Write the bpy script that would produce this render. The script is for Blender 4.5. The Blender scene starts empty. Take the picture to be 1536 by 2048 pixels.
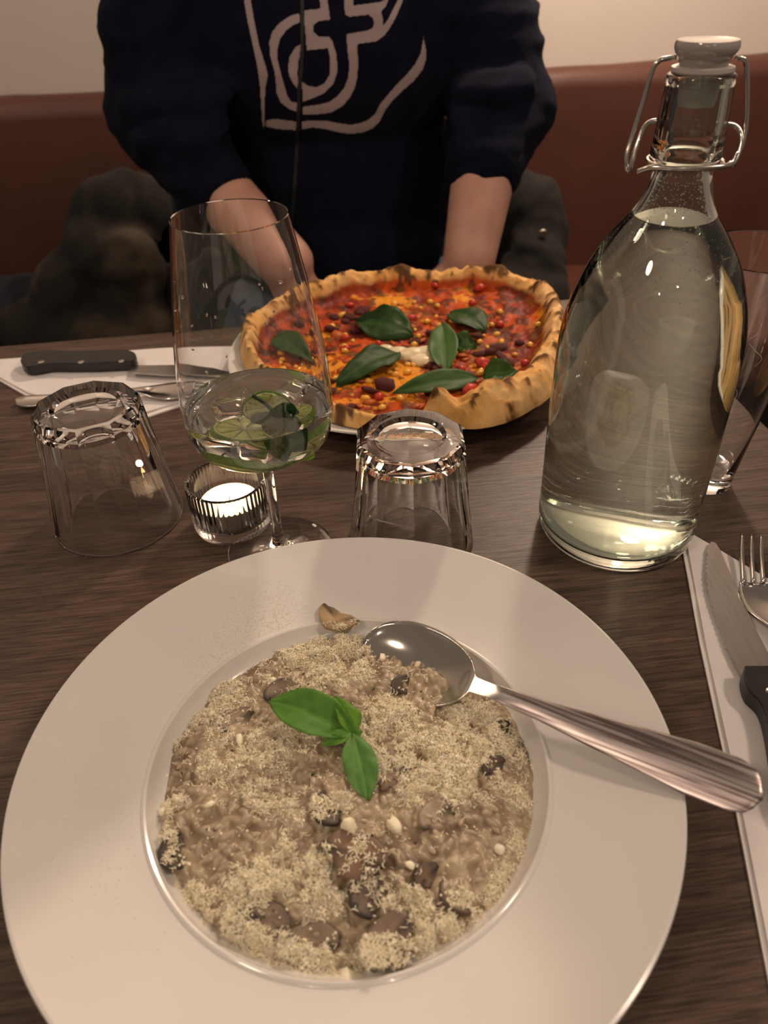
import bpy, bmesh, math, random
import numpy as np
from mathutils import Vector, Matrix, geometry
from mathutils.bvhtree import BVHTree
PI = math.pi
D2R = PI / 180
random.seed(7)
rng = np.random.default_rng(11)
SC = bpy.context.scene
COL = SC.collection
Z0 = 0.75            # height of the table top; everything below is written with the table top at z = 0 and lifted at the end

# ------------------------------------------------------------------ camera
F_PX, PITCH, ROLL, CAM_H = 1510.0, 37.5 * D2R, 2.3 * D2R, 0.335
CX = np.array([1.0, 0, 0]); CU = np.array([0, math.sin(PITCH), math.cos(PITCH)]); CF = np.array([0, math.cos(PITCH), -math.sin(PITCH)])
AX = CX * math.cos(ROLL) - CU * math.sin(ROLL)
AU = CX * math.sin(ROLL) + CU * math.cos(ROLL)
CP = np.array([0, 0, CAM_H])
cam_d = bpy.data.cameras.new('camera'); cam = bpy.data.objects.new('camera', cam_d); COL.objects.link(cam)
cam_d.sensor_fit = 'VERTICAL'; cam_d.sensor_height = 36.0; cam_d.lens = F_PX / 2048 * 36.0
cam.matrix_world = Matrix(((AX[0], AU[0], -CF[0], CP[0]), (AX[1], AU[1], -CF[1], CP[1]), (AX[2], AU[2], -CF[2], CP[2]), (0, 0, 0, 1)))
cam_d.clip_start = 0.01
cam_d.dof.use_dof = True; cam_d.dof.focus_distance = 0.47; cam_d.dof.aperture_fstop = cam_d.lens / 3.0   # a 3 mm pupil, a phone lens
SC.camera = cam

# ------------------------------------------------------------------ world, lights, exposure
SC.view_settings.view_transform = 'Standard'; SC.view_settings.look = 'None'
SC.view_settings.exposure = 0.0; SC.view_settings.gamma = 1.0; SC.view_settings.use_curve_mapping = False
w = bpy.data.worlds.new('world'); SC.world = w; w.use_nodes = True
w.node_tree.nodes['Background'].inputs[0].default_value = (1.0, 0.78, 0.62, 1)
w.node_tree.nodes['Background'].inputs[1].default_value = 0.15
SC.cycles.transmission_bounces = 20; SC.cycles.max_bounces = 22; SC.cycles.glossy_bounces = 6; SC.cycles.diffuse_bounces = 3
SC.cycles.blur_glossy = 0.6

def lamp(name, loc, power, radius, color):
    l = bpy.data.lights.new(name, 'POINT'); l.energy = power; l.shadow_soft_size = radius; l.color = color
    o = bpy.data.objects.new(name, l); o.location = loc; COL.objects.link(o); return o
WARM = (1.0, 0.76, 0.58)
lamp('wall_lamp', (0.42, 1.40, 0.86), 33.0, 0.055, WARM)
lamp('overhead_light', (-0.95, -0.55, 1.55), 27.0, 0.12, WARM)
lamp('overhead_light', (1.15, 0.05, 1.50), 39.0, 0.10, WARM)
lamp('overhead_light', (0.35, -1.2, 1.25), 6.0, 0.03, WARM)  # small unseen bulb added behind the camera for sparkle on glass and steel
lamp('overhead_light', (-0.55, -1.5, 1.3), 6.0, 0.03, WARM)  # second added bulb out of view, for small highlights
lamp('overhead_light', (-1.3, 1.0, 1.60), 15.0, 0.12, WARM)

# ------------------------------------------------------------------ pixel -> point helpers
def ray(px, py):
    return CF * F_PX + AX * (px - 768) - AU * (py - 1024)
def at(px, py, z=0.0):
    d = ray(px, py); t = (z - CP[2]) / d[2]; return CP + t * d
def atY(px, py, y):
    d = ray(px, py); return CP + (y / d[1]) * d

# ------------------------------------------------------------------ noise
def _hash(i, seed):
    i = i.astype(np.int64)
    h = seed * 1013904223 + 374761393 * i[..., 0]
    if i.shape[-1] > 1: h = h + 668265263 * i[..., 1]
    if i.shape[-1] > 2: h = h + 2147483647 * i[..., 2] * 7
    h = (h ^ (h >> 13)) * 1274126177
    h = h ^ (h >> 16)
    return (h & 0xFFFFF) / float(0xFFFFF)
def vn(p, seed=0):
    p = np.asarray(p, float); f = np.floor(p); t = p - f; t = t * t * (3 - 2 * t); k = p.shape[-1]; out = 0
    for c in range(2 ** k):
        b = np.array([(c >> j) & 1 for j in range(k)])
        wgt = np.prod(np.where(b == 1, t, 1 - t), axis=-1)
        out = out + wgt * _hash(f + b, seed)
    return out * 2 - 1
def fbm(p, octv=4, seed=0, gain=.5):
    s = 0; a = 1; n = 0; p = np.asarray(p, float)
    for o in range(octv):
        s = s + a * vn(p * 2 ** o + 17.3 * o, seed + o); n += a; a *= gain
    return s / n
def sst(a, b, x):
    t = np.clip((x - a) / (b - a), 0, 1); return t * t * (3 - 2 * t)

# ------------------------------------------------------------------ materials
def mat(name, col=(.5, .5, .5), rough=.5, metal=0, trans=0, ior=1.5, coat=0, sss=0, sssc=None, spec=None, sheen=0):
    m = bpy.data.materials.new(name); m.use_nodes = True
    b = m.node_tree.nodes['Principled BSDF']
    b.inputs['Base Color'].default_value = (*col, 1); b.inputs['Roughness'].default_value = rough; b.inputs['Metallic'].default_value = metal
    b.inputs['Transmission Weight'].default_value = trans; b.inputs['IOR'].default_value = ior; b.inputs['Coat Weight'].default_value = coat
    if sheen: b.inputs['Sheen Weight'].default_value = sheen
    if sss:
        b.inputs['Subsurface Weight'].default_value = sss; b.inputs['Subsurface Radius'].default_value = sssc or (.004, .002, .001); b.inputs['Subsurface Scale'].default_value = 1.0
    if spec is not None: b.inputs['Specular IOR Level'].default_value = spec
    return m
def nodes(m): return m.node_tree.nodes, m.node_tree.links, m.node_tree.nodes['Principled BSDF']
def add_noise(m, c1, c2, scale=(20, 20, 20), detail=5, lo=.35, hi=.65, bump=0, bdist=.001, rough2=None, dist=0, bscale=None):
    """colour varies between c1 and c2 by object-space noise; optional bump"""
    n, l, b = nodes(m)
    tc = n.new('ShaderNodeTexCoord'); mp = n.new('ShaderNodeMapping'); mp.inputs['Scale'].default_value = scale
    nz = n.new('ShaderNodeTexNoise'); nz.inputs['Scale'].default_value = 1; nz.inputs['Detail'].default_value = detail; nz.inputs['Distortion'].default_value = dist
    cr = n.new('ShaderNodeValToRGB'); cr.color_ramp.elements[0].position = lo; cr.color_ramp.elements[1].position = hi
    cr.color_ramp.elements[0].color = (*c1, 1); cr.color_ramp.elements[1].color = (*c2, 1)
    l.new(tc.outputs['Object'], mp.inputs[0]); l.new(mp.outputs[0], nz.inputs[0]); l.new(nz.outputs[0], cr.inputs[0]); l.new(cr.outputs[0], b.inputs['Base Color'])
    if bump:
        src = nz
        if bscale:
            mp2 = n.new('ShaderNodeMapping'); mp2.inputs['Scale'].default_value = bscale; l.new(tc.outputs['Object'], mp2.inputs[0])
            src = n.new('ShaderNodeTexNoise'); src.inputs['Scale'].default_value = 1; src.inputs['Detail'].default_value = 4; l.new(mp2.outputs[0], src.inputs[0])
        bp = n.new('ShaderNodeBump'); bp.inputs['Strength'].default_value = bump; bp.inputs['Distance'].default_value = bdist
        l.new(src.outputs[0], bp.inputs['Height']); l.new(bp.outputs[0], b.inputs['Normal'])
    return m
def attr_mat(name, rough=.5, coat=0, bump=0, bscale=(900, 900, 900), sss=0, roughattr=False, spec=None):
    m = mat(name, rough=rough, coat=coat, sss=sss, sssc=(.002, .0012, .0006), spec=spec); n, l, b = nodes(m)
    a = n.new('ShaderNodeAttribute'); a.attribute_name = 'Col'; l.new(a.outputs['Color'], b.inputs['Base Color'])
    if roughattr: l.new(a.outputs['Alpha'], b.inputs['Roughness'])
    if bump:
        tc = n.new('ShaderNodeTexCoord'); mp = n.new('ShaderNodeMapping'); mp.inputs['Scale'].default_value = bscale
        nz = n.new('ShaderNodeTexNoise'); nz.inputs['Scale'].default_value = 1; nz.inputs['Detail'].default_value = 4
        bp = n.new('ShaderNodeBump'); bp.inputs['Strength'].default_value = bump; bp.inputs['Distance'].default_value = .0006
        l.new(tc.outputs['Object'], mp.inputs[0]); l.new(mp.outputs[0], nz.inputs[0]); l.new(nz.outputs[0], bp.inputs['Height']); l.new(bp.outputs[0], b.inputs['Normal'])
    return m
M = {}
M['porcelain'] = add_noise(mat('porcelain', rough=.16, coat=.35), (.74, .72, .69), (.78, .76, .73), (14, 14, 14))
M['glass'] = mat('glass', (1, 1, 1), 0.0, trans=1, ior=1.5)
M['bottle_glass'] = mat('bottle_glass', (.90, .945, .895), 0.0, trans=1, ior=1.5)
M['water'] = mat('water', (.985, .995, .985), 0.0, trans=1, ior=1.33)
M['drink'] = mat('drink', (.99, 1.0, .97), 0.0, trans=1, ior=1.33)
M['ice'] = mat('ice', (1, 1, 1), 0.03, trans=1, ior=1.24)
M['steel'] = add_noise(mat('steel', rough=.16, metal=1), (.60, .57, .54), (.66, .63, .60), (60, 60, 60))
M['blade'] = add_noise(mat('blade_steel', rough=.24, metal=1), (.40, .38, .37), (.46, .44, .43), (500, 20, 20))
M['wire'] = mat('wire', (.60, .57, .53), .2, 1)
M['ceramic'] = mat('ceramic', (.34, .31, .30), .14, coat=.4)
M['rubber'] = mat('rubber', (.42, .38, .36), .5)
M['black_plastic'] = add_noise(mat('black_plastic', rough=.38), (.010, .011, .013), (.016, .017, .019), (80, 80, 80))
M['paper'] = add_noise(mat('paper', rough=.9), (.72, .68, .67), (.78, .745, .73), (30, 30, 30), bump=.35, bdist=.0006, bscale=(900, 900, 900))
M['wall'] = add_noise(mat('wall_paint', rough=.9), (.62, .56, .50), (.67, .61, .55), (2, 2, 1), bump=.1, bdist=.002, bscale=(60, 60, 60))
M['floor'] = add_noise(mat('floor_boards', rough=.5), (.035, .025, .02), (.06, .042, .03), (1, 12, 1))
M['leather'] = add_noise(mat('leather', rough=.5), (.078, .025, .015), (.100, .033, .020), (6, 6, 6), bump=.25, bdist=.0012, bscale=(260, 260, 260))
M['hoodie'] = add_noise(mat('hoodie_cotton', rough=1.0, spec=.12), (.0038, .0046, .0125), (.0062, .0074, .018), (30, 30, 30), bump=.5, bdist=.0012, bscale=(700, 700, 700))
M['print'] = mat('hoodie_print', (.34, .27, .28), .7)
M['zip'] = mat('zip', (.006, .006, .010), .6)
M['skin'] = add_noise(mat('skin', rough=.55, sss=.12, sssc=(.01, .004, .002)), (.50, .26, .19), (.58, .33, .25), (25, 25, 25), bump=.15, bdist=.0008, bscale=(400, 400, 400))
M['denim'] = add_noise(mat('denim', rough=.9), (.028, .048, .085), (.045, .07, .115), (200, 200, 200), bump=.3, bdist=.001, bscale=(900, 900, 900))
M['hair'] = add_noise(mat('hair', rough=.6), (.04, .022, .012), (.09, .05, .025), (90, 90, 10))
M['olive_cloth'] = add_noise(mat('olive_cloth', rough=.95), (.010, .008, .006), (.070, .054, .036), (6, 6, 6), lo=.47, hi=.60, bump=.3, bdist=.001, bscale=(500, 500, 500))
M['dark_cloth'] = add_noise(mat('dark_cloth', rough=.95), (.006, .005, .0045), (.014, .011, .009), (9, 9, 9), bump=.3, bdist=.001, bscale=(500, 500, 500))
M['blue_cloth'] = add_noise(mat('blue_cloth', rough=.95), (.006, .008, .015), (.010, .013, .024), (12, 12, 12), bump=.3, bdist=.001, bscale=(500, 500, 500))
M['wax'] = mat('wax', (.92, .86, .78), .4, sss=.5, sssc=(.01, .008, .006))
M['foil'] = mat('foil', (.75, .73, .7), .25, 1)
M['wick'] = mat('wick', (.02, .015, .01), .9)
fl = bpy.data.materials.new('flame'); fl.use_nodes = True; fl.node_tree.nodes.clear()
_e = fl.node_tree.nodes.new('ShaderNodeEmission'); _o = fl.node_tree.nodes.new('ShaderNodeOutputMaterial'); fl.node_tree.links.new(_e.outputs[0], _o.inputs[0])
_e.inputs[0].default_value = (1, .62, .25, 1); _e.inputs[1].default_value = 25; M['flame'] = fl
M['food'] = attr_mat('food', rough=.34, bump=.35, bscale=(1500, 1500, 1500), roughattr=True)
M['mushroom'] = attr_mat('mushroom', rough=.45, bump=.5, bscale=(1200, 1200, 1200))
M['pizza'] = attr_mat('pizza_dough', rough=.5, spec=.10, bump=.5, bscale=(500, 500, 500), roughattr=True)
M['leaf_wet'] = attr_mat('leaf_wet', rough=.9, spec=0)
M['leaf'] = attr_mat('leaf', rough=.52, spec=.18, bump=.25, bscale=(600, 600, 600))
M['cheese'] = add_noise(mat('grated_cheese', rough=.8), (.97, .87, .62), (.99, .93, .74), (300, 300, 300))
M['rice'] = add_noise(mat('rice', rough=.28), (.42, .33, .22), (.52, .43, .30), (220, 220, 220))
M['corn'] = add_noise(mat('corn', rough=.3), (.80, .36, .03), (.85, .50, .08), (90, 90, 90))
M['tomato'] = add_noise(mat('tomato', rough=.4, spec=.3), (.42, .02, .012), (.55, .06, .03), (90, 90, 90))
M['sauce'] = add_noise(mat('sauce', rough=.5, spec=.25), (.30, .04, .012), (.60, .16, .02), (120, 120, 120))
M['bacon'] = add_noise(mat('bacon', rough=.6, spec=.25), (.055, .010, .012), (.15, .03, .025), (250, 250, 250), bump=.6, bdist=.001, bscale=(600, 600, 600))
M['cream'] = add_noise(mat('burrata', rough=.35), (.72, .58, .34), (.78, .68, .46), (60, 60, 60), bump=.3, bdist=.002, bscale=(150, 150, 150))
M['herb'] = mat('herb', (.02, .05, .01), .5)
M['lime_rind'] = add_noise(mat('lime_rind', rough=.35), (.10, .24, .015), (.22, .38, .03), (500, 500, 500), bump=.4, bdist=.0005)
M['lime_flesh'] = add_noise(mat('lime_flesh', rough=.25, sss=.3), (.50, .58, .10), (.66, .72, .25), (350, 350, 350))
M['lime_pith'] = mat('lime_pith', (.72, .76, .45), .5)

# table wood: stretched grain
def wood():
    m = mat('dark_wood', rough=.42); n, l, b = nodes(m)
    tc = n.new('ShaderNodeTexCoord')
    def tex(scale, det, dist=0):
        mp = n.new('ShaderNodeMapping'); mp.inputs['Scale'].default_value = scale
        t = n.new('ShaderNodeTexNoise'); t.inputs['Scale'].default_value = 1; t.inputs['Detail'].default_value = det; t.inputs['Distortion'].default_value = dist
        l.new(tc.outputs['Object'], mp.inputs[0]); l.new(mp.outputs[0], t.inputs[0]); return t
    a = tex((2.6, 52, 1), 7, .6); f = tex((42, 760, 1), 3, .2); g = tex((14, 260, 1), 4, .5)
    r1 = n.new('ShaderNodeValToRGB'); e = r1.color_ramp.elements
    e[0].position = .30; e[0].color = (.070, .044, .033, 1); e[1].position = .72; e[1].color = (.128, .083, .061, 1)
    l.new(a.outputs[0], r1.inputs[0])
    def mul(x, src, lo, hi, c):
        r = n.new('ShaderNodeValToRGB'); r.color_ramp.elements[0].position = lo; r.color_ramp.elements[1].position = hi
        r.color_ramp.elements[0].color = (c, c, c, 1); r.color_ramp.elements[1].color = (1.08, 1.06, 1.05, 1)
        mx = n.new('ShaderNodeMix'); mx.data_type = 'RGBA'; mx.blend_type = 'MULTIPLY'; mx.inputs[0].default_value = 1
        l.new(src.outputs[0], r.inputs[0]); l.new(x, mx.inputs[6]); l.new(r.outputs[0], mx.inputs[7]); return mx.outputs[2]
    c = mul(r1.outputs[0], f, .38, .56, .55); c = mul(c, g, .38, .58, .70)
    l.new(c, b.inputs['Base Color'])
    bp = n.new('ShaderNodeBump'); bp.inputs['Strength'].default_value = .5; bp.inputs['Distance'].default_value = .0005
    ad = n.new('ShaderNodeMath'); ad.operation = 'ADD'; l.new(f.outputs[0], ad.inputs[0]); l.new(g.outputs[0], ad.inputs[1]); l.new(ad.outputs[0], bp.inputs['Height']); l.new(bp.outputs[0], b.inputs['Normal'])
    return m
M['wood'] = wood(); M['wood'].node_tree.nodes['Principled BSDF'].inputs['Specular IOR Level'].default_value = .25
# lacquer-stained wooden-look spoon handle: worn reddish grain printed on the steel
def spoon_mat():
    m = mat('worn_steel', rough=.28, metal=.85); n, l, b = nodes(m)
    tc = n.new('ShaderNodeTexCoord'); mp = n.new('ShaderNodeMapping'); mp.inputs['Scale'].default_value = (16, 620, 60)
    t = n.new('ShaderNodeTexNoise'); t.inputs['Scale'].default_value = 1; t.inputs['Detail'].default_value = 4
    r = n.new('ShaderNodeValToRGB'); e = r.color_ramp.elements; e[0].position = .42; e[0].color = (.21, .16, .155, 1); e[1].position = .58; e[1].color = (.62, .55, .53, 1)
    sx = n.new('ShaderNodeSeparateXYZ'); mr = n.new('ShaderNodeMapRange'); mr.inputs['From Min'].default_value = .075; mr.inputs['From Max'].default_value = .10
    mx = n.new('ShaderNodeMix'); mx.data_type = 'RGBA'; mx.inputs[6].default_value = (.56, .53, .48, 1)
    l.new(tc.outputs['Object'], mp.inputs[0]); l.new(mp.outputs[0], t.inputs[0]); l.new(t.outputs[0], r.inputs[0]); l.new(tc.outputs['Object'], sx.inputs[0]); l.new(sx.outputs[0], mr.inputs[0])
    l.new(mr.outputs[0], mx.inputs[0]); l.new(r.outputs[0], mx.inputs[7]); l.new(mx.outputs[2], b.inputs['Base Color'])
    ma = n.new('ShaderNodeMapRange'); ma.inputs['From Min'].default_value = .075; ma.inputs['From Max'].default_value = .10; ma.inputs['To Min'].default_value = .12; ma.inputs['To Max'].default_value = .36
    l.new(sx.outputs[0], ma.inputs[0]); l.new(ma.outputs[0], b.inputs['Roughness'])
    return m
M['spoon'] = spoon_mat()

# ------------------------------------------------------------------ object helpers
def link(name, me, m=None, parent=None, smooth=True, loc=None):
    o = bpy.data.objects.new(name, me); COL.objects.link(o)
    if m is not None and not me.materials: me.materials.append(M[m] if isinstance(m, str) else m)
    if smooth: me.polygons.foreach_set('use_smooth', [True] * len(me.polygons))
    if parent is not None: o.parent = parent
    if loc is not None: o.location = loc
    return o
def mesh(name, V, Fc, col=None):
    me = bpy.data.meshes.new(name); V = np.asarray(V, np.float32)
    if isinstance(Fc, np.ndarray):
        k = Fc.shape[1]; nf = len(Fc)
        me.vertices.add(len(V)); me.vertices.foreach_set('co', V.ravel())
        me.loops.add(nf * k); me.loops.foreach_set('vertex_index', Fc.astype(np.int32).ravel())
        me.polygons.add(nf); me.polygons.foreach_set('loop_start', np.arange(0, nf * k, k, dtype=np.int32))
        me.update(calc_edges=True)
    else:
        me.from_pydata([tuple(map(float, v)) for v in V], [], Fc)
    if col is not None:
        a = me.color_attributes.new('Col', 'FLOAT_COLOR', 'POINT'); c = np.ones((len(V), 4), np.float32); c[:, :col.shape[1]] = col
        a.data.foreach_set('color', c.ravel())
    me.validate(); return me
def fix_normals(me):
    bm = bmesh.new(); bm.from_mesh(me); bmesh.ops.recalc_face_normals(bm, faces=bm.faces); bm.to_mesh(me); bm.free(); return me
def tag(o, label=None, cat=None, group=None, kind=None):
    if label: o['label'] = label
    if cat: o['category'] = cat
    if group: o['group'] = group
    if kind: o['kind'] = kind
    return o
def thing(name, label, cat, loc=(0, 0, 0), group=None, rz=0):
    o = bpy.data.objects.new(name, None); COL.objects.link(o); o.location = loc; o.rotation_euler = (0, 0, rz); o.empty_display_size = .05
    return tag(o, label, cat, group)
def child_loc(o, root):   # meshes written in world coordinates: cancel the root's transform
    bpy.context.view_layer.update()
    o.matrix_parent_inverse = root.matrix_world.inverted()
    return o
def recenter(o):
    """move a world-coordinate mesh object's origin to the centre of its base"""
    me = o.data; n = len(me.vertices); co = np.empty(n * 3, np.float32); me.vertices.foreach_get('co', co); co = co.reshape(-1, 3)
    c = np.array([(co[:, 0].min() + co[:, 0].max()) / 2, (co[:, 1].min() + co[:, 1].max()) / 2, co[:, 2].min()], np.float32)
    me.vertices.foreach_set('co', (co - c).ravel()); o.location = Vector(c) ; me.update(); return o
def lathe_vf(prof, n=96, close=False, rfun=None):
    """prof: list of (r, z); points with r==0 become poles"""
    V = []; rows = []
    a = np.linspace(0, 2 * PI, n, endpoint=False)
    for r, z in prof:
        if r <= 1e-7: rows.append([len(V)]); V.append((0, 0, z))
        else:
            rr = r if rfun is None else rfun(r, z, a)
            rows.append(list(range(len(V), len(V) + n))); V += [(x, y, z) for x, y in zip(rr * np.cos(a), rr * np.sin(a))]
    Fc = []
    pairs = list(zip(rows[:-1], rows[1:])) + ([(rows[-1], rows[0])] if close else [])
    for A, B in pairs:
        for i in range(n):
            j = (i + 1) % n
            if len(A) == 1 and len(B) == 1: continue
            if len(A) == 1: Fc.append((A[0], B[i], B[j]))
            elif len(B) == 1: Fc.append((A[i], A[j], B[0]))
            else: Fc.append((A[i], A[j], B[j], B[i]))
    return V, Fc
def lathe(name, prof, n=96, close=False, rfun=None, sharp=32):
    V, Fc = lathe_vf(prof, n, close, rfun); me = fix_normals(mesh(name, V, Fc))
    me.polygons.foreach_set('use_smooth', [True] * len(me.polygons)); me.set_sharp_from_angle(angle=sharp * D2R); return me
def spline(pts, k=8):
    """Catmull-Rom through pts"""
    P = [np.array(p, float) for p in pts]; P = [2 * P[0] - P[1]] + P + [2 * P[-1] - P[-2]]; out = []
    for i in range(1, len(P) - 2):
        for t in np.linspace(0, 1, k, endpoint=False):
            out.append(.5 * ((2 * P[i]) + (P[i + 1] - P[i - 1]) * t + (2 * P[i - 1] - 5 * P[i] + 4 * P[i + 1] - P[i + 2]) * t * t + (3 * P[i] - P[i - 1] - 3 * P[i + 1] + P[i + 2]) * t ** 3))
    out.append(P[-2]); return out
def tube_vf(path, rad, n=10, cap=True, off=0):
    path = [np.array(p, float) for p in path]; m = len(path); rad = rad if hasattr(rad, '__len__') else [rad] * m
    V = []; Fc = []; up = None
    for i, p in enumerate(path):
        d = path[min(i + 1, m - 1)] - path[max(i - 1, 0)]; d = d / (np.linalg.norm(d) + 1e-12)
        if up is None:
            up = np.cross(d, [0, 0, 1.]);
            if np.linalg.norm(up) < .1: up = np.cross(d, [0, 1., 0])
        up = up - d * (up @ d); up /= np.linalg.norm(up) + 1e-12; s = np.cross(d, up)
        for k in range(n):
            a = 2 * PI * k / n; V.append(p + rad[i] * (up * math.cos(a) + s * math.sin(a)))
    for i in range(m - 1):
        for k in range(n):
            q = (k + 1) % n; Fc.append((off + i * n + k, off + i * n + q, off + (i + 1) * n + q, off + (i + 1) * n + k))
    if cap: Fc.append(tuple(off + k for k in range(n))[::-1]); Fc.append(tuple(off + (m - 1) * n + k for k in range(n)))
    return V, Fc
def tube(name, path, rad, n=10): V, Fc = tube_vf(path, rad, n); return fix_normals(mesh(name, V, Fc))
def slab(name, poly, z0, z1, bev=0.0, seg=2):
    """extruded polygon (list of xy) with bevelled edges"""
    bm = bmesh.new(); vs = [bm.verts.new((p[0], p[1], z0)) for p in poly]; f = bm.faces.new(vs)
    r = bmesh.ops.extrude_face_region(bm, geom=[f]); ev = [e for e in r['geom'] if isinstance(e, bmesh.types.BMVert)]
    bmesh.ops.translate(bm, vec=(0, 0, z1 - z0), verts=ev); bmesh.ops.recalc_face_normals(bm, faces=bm.faces)
    if bev: bmesh.ops.bevel(bm, geom=[e for e in bm.edges], offset=bev, segments=seg, profile=.5, affect='EDGES', clamp_overlap=True)
    me = bpy.data.meshes.new(name); bm.to_mesh(me); bm.free(); return me
def boxm(name, sx, sy, sz, bev=.0, loc=(0, 0, 0), seg=3):
    me = slab(name, [(-sx / 2, -sy / 2), (sx / 2, -sy / 2), (sx / 2, sy / 2), (-sx / 2, sy / 2)], 0, sz, bev, seg)
    me.transform(Matrix.Translation(loc)); return me
def grid_vf(P, off=0, wrap=False):
    """P: (a,b,3) array"""
    a, b = P.shape[:2]; idx = np.arange(a * b).reshape(a, b) + off
    if wrap: idx = np.concatenate([idx, idx[:, :1]], 1)
    Fq = np.stack([idx[:-1, :-1], idx[:-1, 1:], idx[1:, 1:], idx[1:, :-1]], -1).reshape(-1, 4)
    return P.reshape(-1, 3), Fq
def flat_sharp(me, ang=35):
    me.set_sharp_from_angle(angle=ang * D2R)

YAW = 6 * D2R      # the table, bench and wall stand six degrees off the camera's axis
cy, sy = math.cos(YAW), math.sin(YAW)
def rot(u, v): return (u * cy - v * sy, u * sy + v * cy)

# ------------------------------------------------------------------ setting
def setting(name, me, m, loc=(0, 0, 0), rz=YAW):
    o = link(name, me, m, smooth=False); o.location = loc; o.rotation_euler = (0, 0, rz); o['kind'] = 'structure'; return o
setting('floor', boxm('floor', 7, 6, .05, loc=(0, 0, -.05)), 'floor', (0, 0, -Z0))
wx, wy = rot(0, 1.735)
setting('wall_back', boxm('wall_back', 7, .1, 2.7), 'wall', (wx, wy, -Z0))

# table: far right corner near (.29,.826)
tc = rot(0, 0)
TW, TD = .82, .86
ux = .29 * cy + .826 * sy; vy = -.29 * sy + .826 * cy        # corner in the yawed frame
tcx, tcy = rot(ux - TW / 2, vy - TD / 2)
table = thing('dining_table', 'dark brown wood-grain restaurant table carrying both meals', 'table', (tcx, tcy, -Z0), rz=YAW)
link('tabletop', boxm('tabletop', TW, TD, .028, .003), 'wood', table, smooth=False, loc=(0, 0, Z0 - .028))
link('pedestal', lathe('pedestal', [(0, .02), (.035, .02), (.035, .70), (.09, .712), (.09, .722), (0, .722)], 32), 'black_plastic', table)
link('foot_plate', boxm('foot_plate', .42, .42, .02, .006), 'black_plastic', table, smooth=False)

# bench
bx, by = rot(0.05, 1.16)
bench = thing('bench', 'red-brown leather upholstered bench along the pale wall', 'bench', (bx, by, -Z0), rz=YAW)
def cushion(name, L, Dp, Ht, wav, seed):
    nx, ny = 160, 24
    # rounded box section swept along x, with slight unevenness
    sec = []
    r = .035
    for (cx_, cz_, a0) in ((Dp - r, r, -90), (Dp - r, Ht - r, 0), (r, Ht - r, 90), (r, r, 180)):
        for k in range(7):
            a = (a0 + k * 15) * D2R; sec.append((cx_ + r * math.cos(a), cz_ + r * math.sin(a)))
    sec = np.array(sec); xs = np.linspace(-L / 2, L / 2, nx)
    P = np.zeros((nx, len(sec), 3)); P[..., 0] = xs[:, None]; P[..., 1] = sec[None, :, 0]; P[..., 2] = sec[None, :, 1]
    nz = fbm(np.stack([P[..., 0] * 4, P[..., 1] * 5, P[..., 2] * 5], -1), 3, seed)
    P[..., 2] += nz * wav; P[..., 1] += nz * wav
    V, Fq = grid_vf(P, wrap=True); Fc = [tuple(f) for f in Fq]; Fc += [tuple(range(len(sec)))[::-1], tuple((nx - 1) * len(sec) + i for i in range(len(sec)))]
    return fix_normals(mesh(name, V, Fc))
o = link('seat', cushion('seat', 3.6, .46, .12, .006, 3), 'leather', bench); o.location = (0, 0, .368)
o = link('backrest', cushion('backrest', 3.6, .09, .47, .007, 5), 'leather', bench); o.location = (0, .43, .397); 
o = link('base', boxm('bench_base', 3.5, .36, .363, .004), 'black_plastic', bench, smooth=False); o.location = (0, .25, 0.0)

# ------------------------------------------------------------------ plates
def plate(name, label, prof, loc, n=160):
    o = link(name, lathe(name, prof, n), 'porcelain'); o.location = loc; return tag(o, label, 'plate')
PC = (-.0222, .2145, 0)
WELL_Z, WELL_R = .019, .0955
pp = [(0, .004), (.060, .004), (.060, .0), (.064, .0), (.066, .004), (.086, .008), (.0985, .0150), (.125, .0245), (.149, .0325), (.1505, .0335), (.1512, .0345), (.1508, .0356), (.1496, .0359), (.1480, .0352),
      (.140, .0322), (.120, .0250), (.105, .0203), (.0985, .0189), (.0975, .0188), (.0966, .0196), (.0957, .0199), (.0947, .0194), (.0940, .0180), (.0925, .0150), (.088, .0105), (.080, .0082), (.060, .0075), (0, .0075)]
plate('pasta_plate', 'large white wide-rimmed deep plate holding the risotto', pp, PC)
ZC = at(0, 0, .0)  # unused anchor
PZ = (.0205, .672, 0)
pz = [(0, .003), (.095, .003), (.095, 0), (.10, 0), (.102, .003), (.13, .007), (.158, .0165), (.1625, .0185), (.164, .0200), (.1635, .0212), (.1615, .0213), (.156, .0190), (.13, .0112), (.105, .0072), (0, .0068)]
plate('pizza_plate', 'flat white round plate under the pizza', pz, PZ)

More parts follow.
